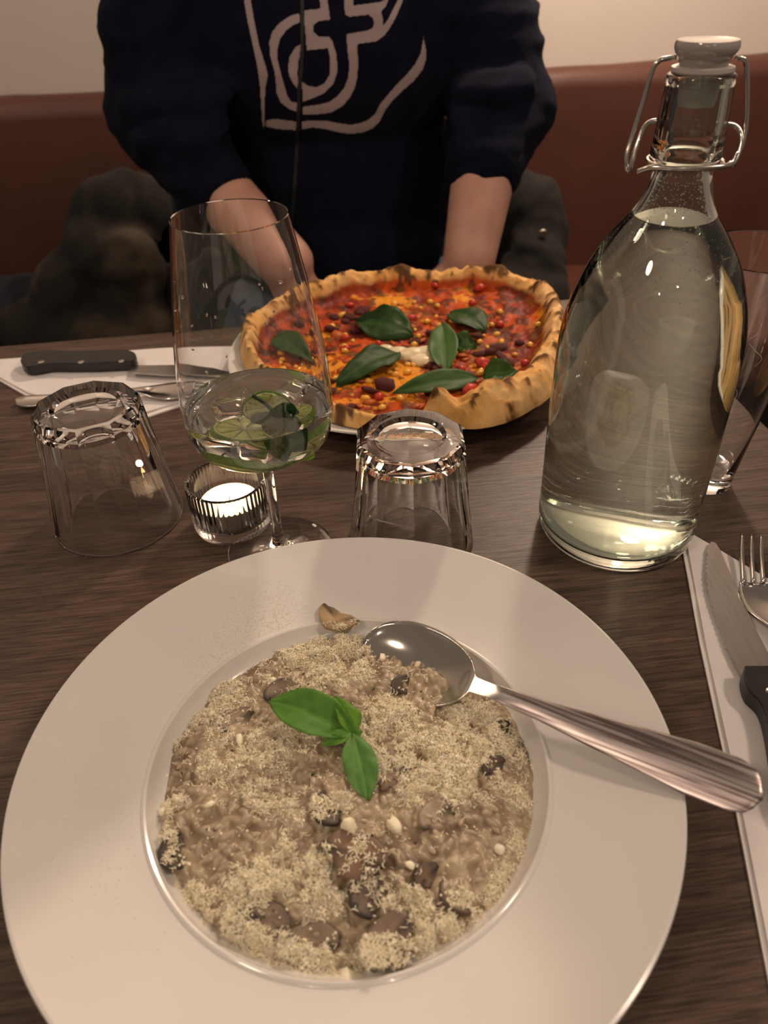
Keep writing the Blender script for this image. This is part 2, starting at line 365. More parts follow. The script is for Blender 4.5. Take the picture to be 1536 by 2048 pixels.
# ------------------------------------------------------------------ risotto
RC = np.array([PC[0], PC[1]]); RR = .0895
blobs = []   # cheese density, given where the photograph shows it
for (px, py, sx_, sy_, wt) in [(590, 1310, 85, 40, .9), (650, 1275, 55, 28, 1.0), (700, 1310, 60, 36, .8), (640, 1370, 55, 28, .7), (800, 1440, 60, 40, 1.2), (860, 1500, 90, 52, 1.5), (745, 1460, 40, 45, 1.1),
        (900, 1560, 60, 42, 1.0), (930, 1425, 45, 24, 1.0), (985, 1470, 40, 50, .6), (1010, 1540, 36, 60, .55), (760, 1510, 45, 34, 1.1), (570, 1480, 75, 32, .75), (500, 1530, 60, 40, .5), (520, 1600, 55, 40, .7),
        (620, 1620, 45, 34, .6), (560, 1740, 85, 48, 1.2), (630, 1700, 60, 34, .9), (510, 1760, 50, 36, .8), (640, 1790, 40, 36, .6), (400, 1510, 40, 80, .45), (340, 1610, 18, 50, .6), (720, 1750, 50, 70, .5),
        (830, 1810, 75, 34, .8), (950, 1800, 55, 34, 1.1), (780, 1555, 55, 26, .9), (700, 1600, 45, 30, .5), (860, 1590, 50, 30, .6), (800, 1275, 70, 22, .5), (440, 1400, 50, 50, .5)]:
    c = at(px, py, .02); ex = at(px + sx_, py, .02); ey = at(px, py - sy_, .02)
    blobs.append((c[0], c[1], abs(ex[0] - c[0]), abs(ey[1] - c[1]), wt))
def cheese_density(x, y):
    d = np.zeros_like(x) + .06
    for bx_, by_, sx_, sy_, wt in blobs: d += wt * np.exp(-((x - bx_) / sx_) ** 2 - ((y - by_) / sy_) ** 2)
    r = np.hypot(x - RC[0], y - RC[1]); a = np.arctan2(y - RC[1], x - RC[0])
    ring = np.exp(-((r - RR + .002) / .005) ** 2)
    low = np.clip(-np.sin(a + .1) * 1.6 - .35, 0, 1)           # the cheese gathered along the near edge
    d += ring * (1.9 * low + .25)
    n = fbm(np.stack([x * 120, y * 120], -1), 3, 40)
    n2 = fbm(np.stack([x * 330, y * 330], -1), 2, 43); return np.clip((d * np.clip(.8 + 1.7 * n + .6 * n2, 0.02, 2.2) - .22) * 1.25, .012, 2)
NG = 420; gx = np.linspace(-.094, .094, NG); step = gx[1] - gx[0]
GX, GY = np.meshgrid(gx, gx, indexing='ij'); WX = GX + RC[0]; WY = GY + RC[1]
rad = np.hypot(GX, GY); ang = np.arctan2(GY, GX)
edge = RR + .0022 * fbm(np.stack([np.cos(ang) * 5, np.sin(ang) * 5], -1), 3, 9) + .0012 * fbm(np.stack([np.cos(ang) * 25, np.sin(ang) * 25], -1), 2, 19)
sp_ = at(850, 1352, .022); sp_u = (WX - sp_[0]) * .93 + (WY - sp_[1]) * -.37; sp_v = (WX - sp_[0]) * .37 + (WY - sp_[1]) * .93
base = .0120 + .0085 * (1 - (rad / RR) ** 2) + .0034 * fbm(np.stack([GX * 46, GY * 46], -1), 2, 3) + .0026 * fbm(np.stack([GX * 125, GY * 125], -1), 2, 8) * sst(RR, RR - .02, rad) + .0058 * np.exp(-(sp_u / .026) ** 2 - (sp_v / .007) ** 2)
HF = base.copy(); LUMP = np.zeros_like(HF)
for k in range(1500):
    a = rng.uniform(0, 2 * PI); r_ = RR * math.sqrt(rng.uniform(0, 1)); x0 = r_ * math.cos(a); y0 = r_ * math.sin(a)
    i0 = int((x0 + .094) / step); j0 = int((y0 + .094) / step); wd = 10
    sl = (slice(max(i0 - wd, 0), i0 + wd), slice(max(j0 - wd, 0), j0 + wd))
    th = rng.uniform(0, PI); dx = GX[sl] - x0; dy = GY[sl] - y0
    u = (dx * math.cos(th) + dy * math.sin(th)) / rng.uniform(.0030, .0044); v = (-dx * math.sin(th) + dy * math.cos(th)) / rng.uniform(.0015, .0022)
    q = 1 - u * u - v * v; top = base[min(max(i0, 0), NG - 1), min(max(j0, 0), NG - 1)] + rng.uniform(-.0014, .0008)
    cand = np.where(q > 0, top + .0017 * np.sqrt(np.clip(q, 0, 1)), -1)
    m_ = cand > HF[sl]; HF[sl] = np.where(m_, cand, HF[sl]); LUMP[sl] = np.where(m_, np.sqrt(np.clip(q, 0, 1)), LUMP[sl])
def blur(a, n=1):
    for _ in range(n):
        a = (a + np.roll(a, 1, 0) + np.roll(a, -1, 0) + np.roll(a, 1, 1) + np.roll(a, -1, 1)) / 5
    return a
HF = blur(HF, 5)
DENS = cheese_density(WX, WY)
fluff = np.clip(blur(DENS, 2), 0, 1.6)
HF = HF + .0012 * fluff + .0007 * fluff * fbm(np.stack([GX * 700, GY * 700], -1), 2, 77)
fall = sst(edge - .004, edge + .0005, rad)
HF = HF * (1 - fall) + (.0078 + np.clip(rad - .080, 0, 1) * .35) * fall
def HT(x, y):   # surface height of the food at world x, y
    i = np.clip((np.asarray(x) - RC[0] + .094) / step, 0, NG - 2); j = np.clip((np.asarray(y) - RC[1] + .094) / step, 0, NG - 2)
    return HF[i.astype(int), j.astype(int)]
P = np.stack([WX, WY, HF], -1); V, Fq = grid_vf(P); keep = (rad <= edge + .0015).ravel()
Fq = Fq[keep[Fq].all(1)]; used = np.unique(Fq); remap = -np.ones(len(V), int); remap[used] = np.arange(len(used))
n1 = fbm(np.stack([GX * 60, GY * 60], -1), 4, 21); n2 = fbm(np.stack([GX * 500, GY * 500], -1), 2, 31)
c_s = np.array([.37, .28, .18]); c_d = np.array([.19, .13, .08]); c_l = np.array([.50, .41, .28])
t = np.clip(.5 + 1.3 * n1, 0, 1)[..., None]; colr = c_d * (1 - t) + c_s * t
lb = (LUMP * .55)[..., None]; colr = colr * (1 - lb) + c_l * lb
ch = np.clip(DENS * .8, 0, .92)[..., None]; colr = colr * (1 - ch) + np.array([.95, .86, .62]) * ch
colr *= (1 + .10 * n2)[..., None]
rough = np.clip(.16 + .6 * np.clip(DENS, 0, 1), 0, .8)[..., None]
colA = np.concatenate([colr, rough], -1).reshape(-1, 4)[used]
ris = thing('risotto', 'creamy mushroom risotto filling the well of the white plate', 'food', (RC[0], RC[1], .0075))
def under(o, root, keep_z=True):
    """mesh in world coordinates -> child of root with the same place"""
    o.parent = root; o.location = -Vector(root.location); return o
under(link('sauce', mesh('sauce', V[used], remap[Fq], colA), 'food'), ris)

# rice grains standing proud of the sauce
def ico(sub=1):
    bm = bmesh.new(); bmesh.ops.create_icosphere(bm, subdivisions=sub, radius=1); bm.verts.ensure_lookup_table()
    V = np.array([v.co[:] for v in bm.verts]); Fc = np.array([[v.index for v in f.verts] for f in bm.faces]); bm.free(); return V, Fc
IV2, IF2 = ico(2); IV1, IF1 = ico(1)
def rand_rot(n):
    q = rng.normal(size=(n, 4)); q /= np.linalg.norm(q, axis=1)[:, None]; a, b, c, d = q.T
    return np.stack([np.stack([a*a+b*b-c*c-d*d, 2*(b*c-a*d), 2*(b*d+a*c)], -1), np.stack([2*(b*c+a*d), a*a-b*b+c*c-d*d, 2*(c*d-a*b)], -1), np.stack([2*(b*d-a*c), 2*(c*d+a*b), a*a-b*b-c*c+d*d], -1)], 1)
def scatter(name, pos, BV, BF, scl, R):
    """many copies of one small shape as one mesh"""
    n = len(pos); V = np.einsum('nij,nkj->nki', R, BV[None] * scl[:, None, :]) + pos[:, None, :]
    Fc = BF[None] + (np.arange(n) * len(BV))[:, None, None]
    return mesh(name, V.reshape(-1, 3), Fc.reshape(-1, BF.shape[1]))
n = 420; a = rng.uniform(0, 2 * PI, n); r_ = RR * .96 * np.sqrt(rng.uniform(0, 1, n)); X = RC[0] + r_ * np.cos(a); Y = RC[1] + r_ * np.sin(a)
yaw = rng.uniform(0, 2 * PI, n); tl = rng.normal(0, .25, n)
Rz = np.zeros((n, 3, 3)); Rz[:, 0, 0] = np.cos(yaw) * np.cos(tl); Rz[:, 1, 0] = np.sin(yaw) * np.cos(tl); Rz[:, 2, 0] = np.sin(tl); Rz[:, 0, 1] = -np.sin(yaw); Rz[:, 1, 1] = np.cos(yaw)
Rz[:, 0, 2] = -np.cos(yaw) * np.sin(tl); Rz[:, 1, 2] = -np.sin(yaw) * np.sin(tl); Rz[:, 2, 2] = np.cos(tl)
s = np.stack([rng.uniform(.0026, .0036, n), rng.uniform(.0012, .0016, n), rng.uniform(.0011, .0014, n)], -1)
o = under(link('rice', scatter('rice', np.stack([X, Y, HT(X, Y) - .0008], -1), IV2, IF2, s, Rz), 'rice'), ris); o['kind'] = 'stuff'

# mushroom slices
TOP = HF.copy()
def mushroom(px, py, size, yaw, tilt, dark, lift=.0, col=(.36, .22, .13), cap=(.10, .065, .045)):
    """a slice through cap and stem, thick, bent, with dark gills"""
    n = 40; pts = []
    for i in range(n):       # outline: cap dome + stem
        a = 2 * PI * i / n; x = math.cos(a); y = math.sin(a)
        if y > -.15: r = 1.0; pts.append((x, y * .72))
        else:
            sx_ = .34 * (1 if x > 0 else -1) if abs(x) < .75 else x
            pts.append((sx_ * 1.0, -.12 - .75 * (abs(y) - .15) if abs(x) < .75 else -.10 - .2 * abs(y)))
    pts = np.array(pts); lay = [(-.5, .82), (-.42, 1), (0, 1.04), (.42, 1), (.5, .82)]; th = .30
    V = []; C = []
    rings = []
    for zz, sc in lay:
        rings.append(np.column_stack([pts * sc, np.full(n, zz * th)]))
    V = np.concatenate(rings); idx = np.arange(n * 5).reshape(5, n); idx2 = np.concatenate([idx, idx[:, :1]], 1)
    Fc = [tuple(f) for f in np.stack([idx2[:-1, :-1], idx2[:-1, 1:], idx2[1:, 1:], idx2[1:, :-1]], -1).reshape(-1, 4)]
    # inner ring + centre fan so the faces can bend
    for e_, s0 in ((0, -.5), (4, .5)):
        ring = np.column_stack([pts * .45, np.full(n, s0 * th * .9)]); o0 = len(V); V = np.concatenate([V, ring]); c0 = len(V); V = np.concatenate([V, [[0, .1, s0 * th * .8]]])
        for i in range(n):
            j = (i + 1) % n; Fc.append((idx[e_, i], idx[e_, j], o0 + j, o0 + i)); Fc.append((o0 + i, o0 + j, c0))
    V = V.copy(); V += .10 * np.stack([fbm(V * 1.7 + px + 5 * q, 3, 50 + q) for q in range(3)], -1)
    V[:, 2] += .30 * V[:, 0] ** 2 - .12 * V[:, 1]
    rr = np.hypot(V[:, 0], V[:, 1] / .72); t = sst(.72, 1.0, rr)[:, None]
    nz = fbm(V * 3 + py, 3, 60)[:, None]; gill = (sst(.25, .05, np.abs(V[:, 1:2] + .12)) * sst(.2, .5, np.abs(V[:, 0:1])))
    C = np.array(col) * (1 - t) + np.array(cap) * t; C = C * (1 - .75 * gill); C = C * (1 + .45 * nz); C = C * (1 - dark) + np.array([.022, .018, .018]) * dark
    R_ = np.array(Matrix.Rotation(yaw, 3, 'Z') @ Matrix.Rotation(tilt, 3, 'X')); V = V * size @ R_.T
    p = at(px, py, .018); z = float(HT(p[0], p[1])) + lift + size * .12; V = V + np.array([p[0], p[1], z])
    S_ = np.concatenate([V] + [V[[f[0] for f in Fc]] * t_ + V[[f[2] for f in Fc]] * (1 - t_) for t_ in (.25, .5, .75)])
    ii = np.clip(((S_[:, 0] - RC[0] + .094) / step).astype(int), 1, NG - 2); jj = np.clip(((S_[:, 1] - RC[1] + .094) / step).astype(int), 1, NG - 2)
    for da in (-1, 0, 1):
        for db in (-1, 0, 1): np.maximum.at(TOP, (ii + da, jj + db), S_[:, 2] - .0002)
    return under(link('mushroom_slice', fix_normals(mesh('mushroom_slice', V, Fc, np.clip(C, 0, 1))), 'mushroom'), ris)
mush = [(676, 1243, .0125, 2.5, .35, .0, .0045, (.52, .36, .20), (.44, .31, .18)), (800, 1380, .0066, 1.0, .7, .8, .0002), (565, 1385, .0100, .35, .5, .25, -.0006, (.33, .24, .16), (.10, .08, .07)), (655, 1632, .0090, 2.0, .4, .75, -.0006),
        (715, 1722, .0135, -.4, .25, .15, -.0006, (.27, .16, .10), (.18, .11, .075)), (735, 1790, .0110, 1.4, .5, .7, -.0010), (347, 1700, .0090, 1.9, .4, .35, -.0006, (.15, .11, .06), (.07, .055, .04)), (480, 1845, .0066, .3, .6, .8, -.0010),
        (850, 1750, .0066, .8, .7, .55, -.0006), (905, 1795, .0085, 2.2, .9, .1, -.0010, (.34, .25, .17)), (775, 1885, .0125, .9, .3, .12, -.0016, (.28, .19, .13), (.2, .14, .10)), (985, 1535, .0064, .6, .7, .7, -.0002), (775, 1545, .0130, .15, .25, .0, -.0010, (.32, .24, .17), (.24, .17, .12)),
        (1000, 1470, .0080, 1.2, .8, .45, -.0004), (620, 1880, .0115, .1, .4, .1, -.0020, (.30, .22, .15), (.2, .15, .11)), (540, 1840, .0095, -.5, .5, .1, -.0018, (.30, .22, .15)), (870, 1640, .0090, .7, .4, .05, -.0014, (.40, .31, .22), (.36, .27, .19)), (470, 1440, .0095, .7, .3, .1, -.0018, (.34, .26, .18))]
for a_ in mush: mushroom(*a_)
HF = TOP
# grated cheese: short curled shreds
def shreds(name, X, Y, Z, lmin, lmax, th, flat=.5):
    n = len(X); seg = 3; L = rng.uniform(lmin, lmax, n); yaw = rng.uniform(0, 2 * PI, n); curl = rng.normal(0, .9, n); til = rng.normal(0, flat, n)
    rr = th * rng.uniform(.6, 1.35, n); ts = np.linspace(-.5, .5, seg + 1)
    P = np.zeros((n, seg + 1, 3)); a = yaw[:, None] + curl[:, None] * ts[None]
    P[..., 0] = X[:, None] + L[:, None] * ts * np.cos(a); P[..., 1] = Y[:, None] + L[:, None] * ts * np.sin(a)
    P[..., 2] = Z[:, None] + L[:, None] * (ts * np.sin(til)[:, None] * .7 - .5 * ts ** 2 * rng.uniform(-1, 1.4, n)[:, None])
    T = np.stack([np.cos(a), np.sin(a), np.zeros_like(a)], -1); S = np.stack([-np.sin(a), np.cos(a), np.zeros_like(a)], -1)
    wsc = np.array([.5, 1, 1, .4])[None, :, None] * rr[:, None, None]
    A = P + S * wsc; B = P - S * wsc; C = P + np.array([0, 0, 1.0]) * wsc * 1.2
    V = np.stack([A, B, C], 2)          # n, seg+1, 3 corners
    idx = np.arange(n * (seg + 1) * 3).reshape(n, seg + 1, 3); Fq = []
    for k in range(3):
        q = (k + 1) % 3; Fq.append(np.stack([idx[:, :-1, k], idx[:, :-1, q], idx[:, 1:, q], idx[:, 1:, k]], -1).reshape(-1, 4))
    return mesh(name, V.reshape(-1, 3), np.concatenate(Fq))
N = 78000; a = rng.uniform(0, 2 * PI, N); r_ = (RR + .003) * np.sqrt(rng.uniform(0, 1, N)); X = RC[0] + r_ * np.cos(a); Y = RC[1] + r_ * np.sin(a)
d = cheese_density(X, Y); k = rng.uniform(0, 1, N) < np.clip(d * .95, 0, 1); X = X[k]; Y = Y[k]; d = d[k]
Z = HT(X, Y) + rng.uniform(-.0001, .0015, len(X)) * np.clip(d, .15, 1.1) + .0002
o = under(link('grated_cheese', shreds('grated_cheese', X, Y, Z, .0014, .0040, .00024), 'cheese', smooth=False), ris); o['kind'] = 'stuff'
n = 5200; a = rng.uniform(0, 2 * PI, n * 3); r_ = RR * np.sqrt(rng.uniform(0, 1, n * 3)); X = RC[0] + r_ * np.cos(a); Y = RC[1] + r_ * np.sin(a); d = cheese_density(X, Y)
k = rng.uniform(0, 1, n * 3) < np.clip(d * .6, .03, 1); X = X[k][:n]; Y = Y[k][:n]; d = d[k][:n]; n = len(X)
sc_ = rng.uniform(.00025, .0008, (n, 1)) * rng.uniform(.6, 1.3, (n, 3))
o = under(link('cheese_crumb', scatter('cheese_crumb', np.stack([X, Y, HT(X, Y) + .0004 + rng.uniform(0, .0012, n) * np.clip(d, 0, 1)], -1), IV1[:, :] * 1.0, IF1, sc_, rand_rot(n)), 'cheese', smooth=False), ris); o['kind'] = 'stuff'
# the larger nuggets of cheese one can pick out
for (px, py, s_) in [(765, 1312, 11), (700, 1672, 17), (790, 1662, 17), (327, 1612, 13), (480, 1480, 12), (545, 1362, 11), (835, 1330, 9), (425, 1425, 10), (420, 1613, 10), (905, 1612, 10), (690, 1940, 13), (880, 1500, 10), (820, 1735, 10), (1000, 1690, 12)]:
    p = at(px, py, .018); s_ = s_ * .00029 / 2 * 1.8; V = np.sign(IV2) * np.abs(IV2) ** .75 * (1 + .55 * fbm(IV2 * 1.5 + px, 2, 5))[:, None] * np.array([1.1, .75, .6]) * s_ / 1.15
    V = V @ rand_rot(1)[0].T; z = float(HT(p[0], p[1])) + s_ * .35; V = V + np.array([p[0], p[1], z])
    under(link('cheese_nugget', mesh('cheese_nugget', V, IF2), 'cheese', smooth=False), ris)

# herb flecks
n = 70; a = rng.uniform(0, 2 * PI, n); r_ = RR * .95 * np.sqrt(rng.uniform(0, 1, n)); X = RC[0] + r_ * np.cos(a); Y = RC[1] + r_ * np.sin(a)
o = under(link('herb_fleck', scatter('herb_fleck', np.stack([X, Y, HT(X, Y) + .0003], -1), IV1, IF1, rng.uniform(.0004, .0012, (n, 3)) * np.array([1, 1, .25]), rand_rot(n)), 'herb'), ris); o['kind'] = 'stuff'
# cheese dusted on the plate rim
def rim_z(r): return np.interp(r, [.0975, .0985, .105, .120, .140, .148], [.0188, .0189, .0203, .0250, .0322, .0352])
Xs = []; Ys = []
for (px, py, sp, cnt) in [(500, 1250, 45, 900), (430, 1310, 40, 350), (560, 1220, 40, 350), (720, 1160, 40, 25), (170, 1560, 50, 60), (240, 1500, 60, 70), (150, 1700, 60, 60), (230, 1750, 50, 50), (400, 1960, 60, 20), (940, 1960, 70, 12), (1180, 1500, 90, 10)]:
    c = at(px, py, .027); q = rng.normal(0, 1, (cnt, 2)) * sp * .00029; Xs.append(c[0] + q[:, 0]); Ys.append(c[1] + q[:, 1] * 1.1)
X = np.concatenate(Xs); Y = np.concatenate(Ys); r_ = np.hypot(X - PC[0], Y - PC[1]); k = (r_ > .0985) & (r_ < .146); X, Y, r_ = X[k], Y[k], r_[k]
o = link('cheese_dust', shreds('cheese_dust', X, Y, rim_z(r_) + .00012, .0006, .0022, .00008, flat=.02), 'cheese', smooth=False); tag(o, 'fine grated cheese dusted over the left rim of the white plate', 'cheese', kind='stuff')

# ------------------------------------------------------------------ leaves
def leaf_mesh(name, base, tip, width, nrm=(0, 0, 1), fold=.25, droop=.15, twist=0, wave=.06, seed=0, peak=.42, colA=(.060, .165, .022), colB=(.105, .26, .04), n=36, mcols=15, thick=.00035, cup=0):
    base = np.array(base, float); tip = np.array(tip, float); ax = tip - base; L = np.linalg.norm(ax); ax /= L
    nrm = np.array(nrm, float); nrm -= ax * (nrm @ ax); nrm /= np.linalg.norm(nrm); sd = np.cross(nrm, ax)
    u = np.linspace(0, 1, n); v = np.linspace(-1, 1, mcols)
    pw = math.log(.5) / math.log(peak); wf = np.sin(PI * u ** pw) ** .8 * (1 - .12 * u); wf[0] = .03; wf[-1] = .01
    U, Vv = np.meshgrid(u, v, indexing='ij'); W_ = wf[:, None] * width / 2 * (1 + .05 * fbm(np.stack([U * 6, np.sign(Vv) * 3], -1), 2, seed))
    vein = np.abs(np.sin((U * 6.2 - np.abs(Vv) * .9) * PI)) ** .6
    h = fold * width * .5 * np.abs(Vv) * wf[:, None] * 1.0 - cup * width * .5 * Vv ** 2 * wf[:, None] + droop * L * (4 * U * (1 - U)) + wave * width * fbm(np.stack([U * 4 + seed, Vv * 1.8], -1), 2, seed + 3) * (.4 + np.abs(Vv)) + .012 * width * vein
    h -= .02 * width * np.exp(-(Vv / .12) ** 2)
    tw = twist * (U - .3); off = Vv * W_
    P = base + ax * (U * L)[..., None] + sd * (off * np.cos(tw))[..., None] + nrm * (h + off * np.sin(tw))[..., None]
    A, Fq = grid_vf(P); P2 = P - nrm * thick; B, Fq2 = grid_vf(P2, off=len(A))
    a_, b_ = P.shape[:2]; idx = np.arange(a_ * b_).reshape(a_, b_); bd = np.concatenate([idx[0, :], idx[1:, -1], idx[-1, -2::-1], idx[-2:0:-1, 0]]); bd2 = np.roll(bd, -1)
    side = np.stack([bd, bd + len(A), bd2 + len(A), bd2], -1)
    t = np.clip(.5 + .6 * fbm(np.stack([U * 5, Vv * 2], -1), 2, seed + 9) + .25 * (vein - .6), 0, 1)[..., None]
    C = np.array(colA) * (1 - t) + np.array(colB) * t; mid = np.exp(-(Vv / .07) ** 2)[..., None]; C = C * (1 - .5 * mid) + np.array(colB) * 1.5 * .5 * mid
    C = C.reshape(-1, 3); C = np.concatenate([C, C * 1.25])
    return fix_normals(mesh(name, np.concatenate([A, B]), np.concatenate([Fq, Fq2[:, ::-1], side]), np.clip(C, 0, 1)))
bz = float(HT(*at(705, 1468, .02)[:2]))
sprig = thing('basil_sprig', 'fresh green basil sprig of four leaves on top of the risotto', 'basil', tuple(at(706, 1470, bz + .004)))
def lf(px0, py0, z0, px1, py1, z1, w_, **kw):
    return under(link('leaf', leaf_mesh('leaf', at(px0, py0, z0), at(px1, py1, z1), w_, **kw), 'leaf'), sprig)
lf(712, 1474, bz + .006, 538, 1402, bz + .0085, .0250, nrm=(.1, -.25, 1), fold=.30, droop=.10, seed=1, peak=.52, wave=.05)
lf(706, 1468, bz + .006, 668, 1393, bz + .012, .0130, nrm=(.6, -.5, .8), fold=.5, droop=.08, seed=2, peak=.35, colA=(.09, .21, .02), colB=(.15, .32, .04))
lf(704, 1466, bz + .008, 642, 1490, bz + .006, .0075, nrm=(0, -.4, 1), fold=.5, droop=.08, seed=3, peak=.45, colA=(.09, .22, .03), colB=(.15, .33, .06))
lf(706, 1464, bz + .009, 738, 1604, bz + .002, .0175, nrm=(-.1, -.1, 1), fold=.22, droop=.08, seed=4, peak=.52, wave=.12, twist=.3, colA=(.085, .20, .045), colB=(.13, .28, .07))
lf(706, 1470, bz + .007, 732, 1476, bz + .003, .0050, nrm=(0, -.2, 1), fold=.3, droop=.1, seed=6)
under(link('stem', tube('stem', spline([at(708, 1468, bz + .007), at(716, 1472, bz + .004), at(728, 1478, bz - .002)], 5), .0009, 8), M['herb']), sprig)

# ------------------------------------------------------------------ spoon
tip = at(722, 1286, .0200); end = at(1528, 1592, .047)
def spoon():
    ax = end - tip; L = float(np.linalg.norm(ax)); ax = ax / L
    n = 90; m_ = 21; s = np.concatenate([np.linspace(0, .075, 40), np.linspace(.077, L, n - 40)]); v = np.linspace(-1, 1, m_)
    Lb = .068
    wb = .0225 * np.sqrt(np.clip(1 - ((s - .031) / np.where(s < .031, .031, .040)) ** 2, 0, 1)) ** .9
    wh = np.interp(s, [0, .060, .070, .082, .11, L - .03, L - .012, L - .004, L], [0, 0, .0045, .0038, .0052, .0118, .0118, .0092, .0015])
    wd = np.maximum(wb, wh * sst(.055, .07, s)); wd[0] = .0008
    dep = .0085 * np.clip(1 - ((s - .032) / .037) ** 2, 0, 1)
    S, Vv = np.meshgrid(s, v, indexing='ij'); W_ = wd[:, None] * Vv
    h = -dep[:, None] * (1 - np.abs(Vv) ** 2.2) + (.0012 * (1 - Vv ** 2)) * sst(.08, .1, S)
    h += np.interp(s, [0, .03, .065, .085, .13, L], [.0, -.001, .0010, .0035, .0015, .0])[:, None]
    P = np.stack([S, W_, h], -1); A, Fq = grid_vf(P); P2 = P.copy(); P2[..., 2] -= .0014; P2[..., 1] *= .97; B, F2 = grid_vf(P2, off=len(A))
    idx = np.arange(n * m_).reshape(n, m_); bd = np.concatenate([idx[0, :], idx[1:, -1], idx[-1, -2::-1], idx[-2:0:-1, 0]]); b2 = np.roll(bd, -1)
    side = np.stack([bd, bd + len(A), b2 + len(A), b2], -1)
    me = fix_normals(mesh('spoon', np.concatenate([A, B]), np.concatenate([Fq, F2[:, ::-1], side])))
    o = link('spoon', me, 'spoon')
    z = np.array([0, -.02, 1.0]); yv = np.cross(z, ax); yv /= np.linalg.norm(yv); zv = np.cross(ax, yv)
    R_ = Matrix(((ax[0], yv[0], zv[0]), (ax[1], yv[1], zv[1]), (ax[2], yv[2], zv[2]))) @ Matrix.Rotation(24 * D2R, 3, 'X')
    o.matrix_world = Matrix.Translation(tip) @ R_.to_4x4()
    return tag(o, 'steel tablespoon with worn streaked handle resting in the risotto', 'spoon')
spoon()

# ------------------------------------------------------------------ bottle of water
BX, BY = .1599, .4094
bot = thing('bottle', 'clear swing-top glass bottle of water with white stopper', 'bottle', (BX, BY, .0004))
outer = [(0, .0035), (.030, .0015), (.044, 0), (.0490, .0012), (.0514, .006), (.0522, .014), (.0524, .04), (.0530, .09), (.0524, .134), (.0512, .148), (.0488, .160), (.0452, .172), (.0400, .185), (.0322, .198), (.0262, .2060), (.0215, .2125), (.0178, .2210), (.0158, .2285), (.0150, .2340), (.0150, .2375), (.0172, .2395), (.0176, .2425), (.0172, .2450), (.0168, .252), (.0162, .266), (.0158, .2715), (.0162, .2735), (.0158, .2760), (.0142, .2770)]
def smooth_prof(pr, k=4): return [tuple(p) for p in spline([(a, b, 0) for a, b in pr], k)]
op = [(p[0], p[1]) for p in spline([(a, b, 0) for a, b in outer[1:]], 3)]
inn = [(.0120, .2770), (.0118, .270), (.0124, .25), (.0112, .2400), (.0106, .2340), (.0118, .2285), (.0140, .2210), (.0180, .2125), (.0228, .2060), (.0290, .198), (.0370, .185), (.0424, .172), (.0460, .160), (.0484, .148), (.0497, .134), (.0502, .09), (.0497, .04), (.0494, .018), (.0475, .0115), (.040, .0085), (.022, .0105), (0, .0125)]
ip = [(max(p[0], 0), p[1]) for p in spline([(a, b, 0) for a, b in inn], 3)]; ip[-1] = (0, ip[-1][1])
def bump_base(r, z, a):
    # moulded relief around the foot of the bottle
    if z < .022 and r > .045: return r * (1 + .0035 * np.sin(a * 46) * np.clip(1 - abs(z - .012) / .010, 0, 1) * (np.sin(a * 3) > -.2))
    return np.full_like(a, r)
link('bottle_body', lathe('bottle_body', [(0, .0035)] + op + ip, 184, rfun=bump_base), 'bottle_glass', bot)
wl = .2105   # water level
wp = [(0, .0122)] + [(r + .00015, z - .0001) for r, z in ip[::-1] if 0 < r and z < wl] + [(float(np.interp(wl, [.2060, .2125], [.0228, .0180])) + .00015, wl), (.017, wl - .0004), (0, wl - .0005)]
wat = link('water', lathe('water', wp, 128), 'water'); wat.location = (BX, BY, .0004); tag(wat, 'still water filling the swing-top bottle up to its shoulder', 'water')
link('stopper', lathe('stopper', [(0, .2620), (.0085, .2630), (.0092, .2660), (.0095, .2765), (.0112, .2800), (.0118, .2830), (.0138, .2850), (.0147, .2872), (.0147, .2890), (.0140, .2903), (.0120, .2899), (.008, .2893), (0, .2892)], 64), 'ceramic', bot)
link('gasket', lathe('gasket', [(.0098, .2766), (.0138, .2766), (.0146, .2778), (.0144, .2794), (.0125, .2800), (.0098, .2796)], 64, close=True), 'rubber', bot)
def wpath(pl, dy=0): return [atY(px, py, BY + dy_) - np.array([BX, BY, 0]) for px, py, dy_ in pl]
def wire(name, pl, r=.00125): return link(name, tube(name, spline(wpath(pl), 8), r, 10), 'wire', bot)
wire('bail_wire', [(1352, 117, 0), (1332, 119, 0), (1316, 125, 0), (1304, 145, 0), (1284, 210, 0), (1262, 280, -.002), (1253, 310, -.004), (1252, 330, -.005), (1257, 341, -.005), (1263, 334, -.004)], .00115)
wire('bail_wire', [(1472, 117, 0), (1484, 119, 0), (1492, 130, 0), (1494, 190, 0), (1492, 250, 0), (1484, 290, -.002), (1472, 316, -.004), (1462, 330, -.005), (1458, 326, -.005)], .00115)
wire('lever_wire', [(1313, 243, .0), (1298, 247, 0), (1286, 260, -.002), (1272, 295, -.005), (1264, 325, -.007), (1258, 343, -.007), (1252, 336, -.007)], .0012)
wire('lever_wire', [(1452, 249, .0), (1470, 253, 0), (1481, 268, -.002), (1482, 290, -.005), (1474, 315, -.007), (1464, 336, -.007)], .0012)
cl = spline([(-.0262, -.009, .2355), (-.021, -.0135, .2383), (-.012, -.0178, .2385), (0, -.0192, .2385), (.012, -.0178, .2385), (.019, -.0135, .2388), (.0225, -.009, .2420)], 8)
link('neck_clamp', tube('neck_clamp', cl, .0013, 10), 'wire', bot)
ringp = [(.0182 * math.cos(a), .0182 * math.sin(a), .2378) for a in np.linspace(-.6, PI + .6, 40)]
link('neck_clamp', tube('neck_clamp', ringp, .0011, 8), 'wire', bot)
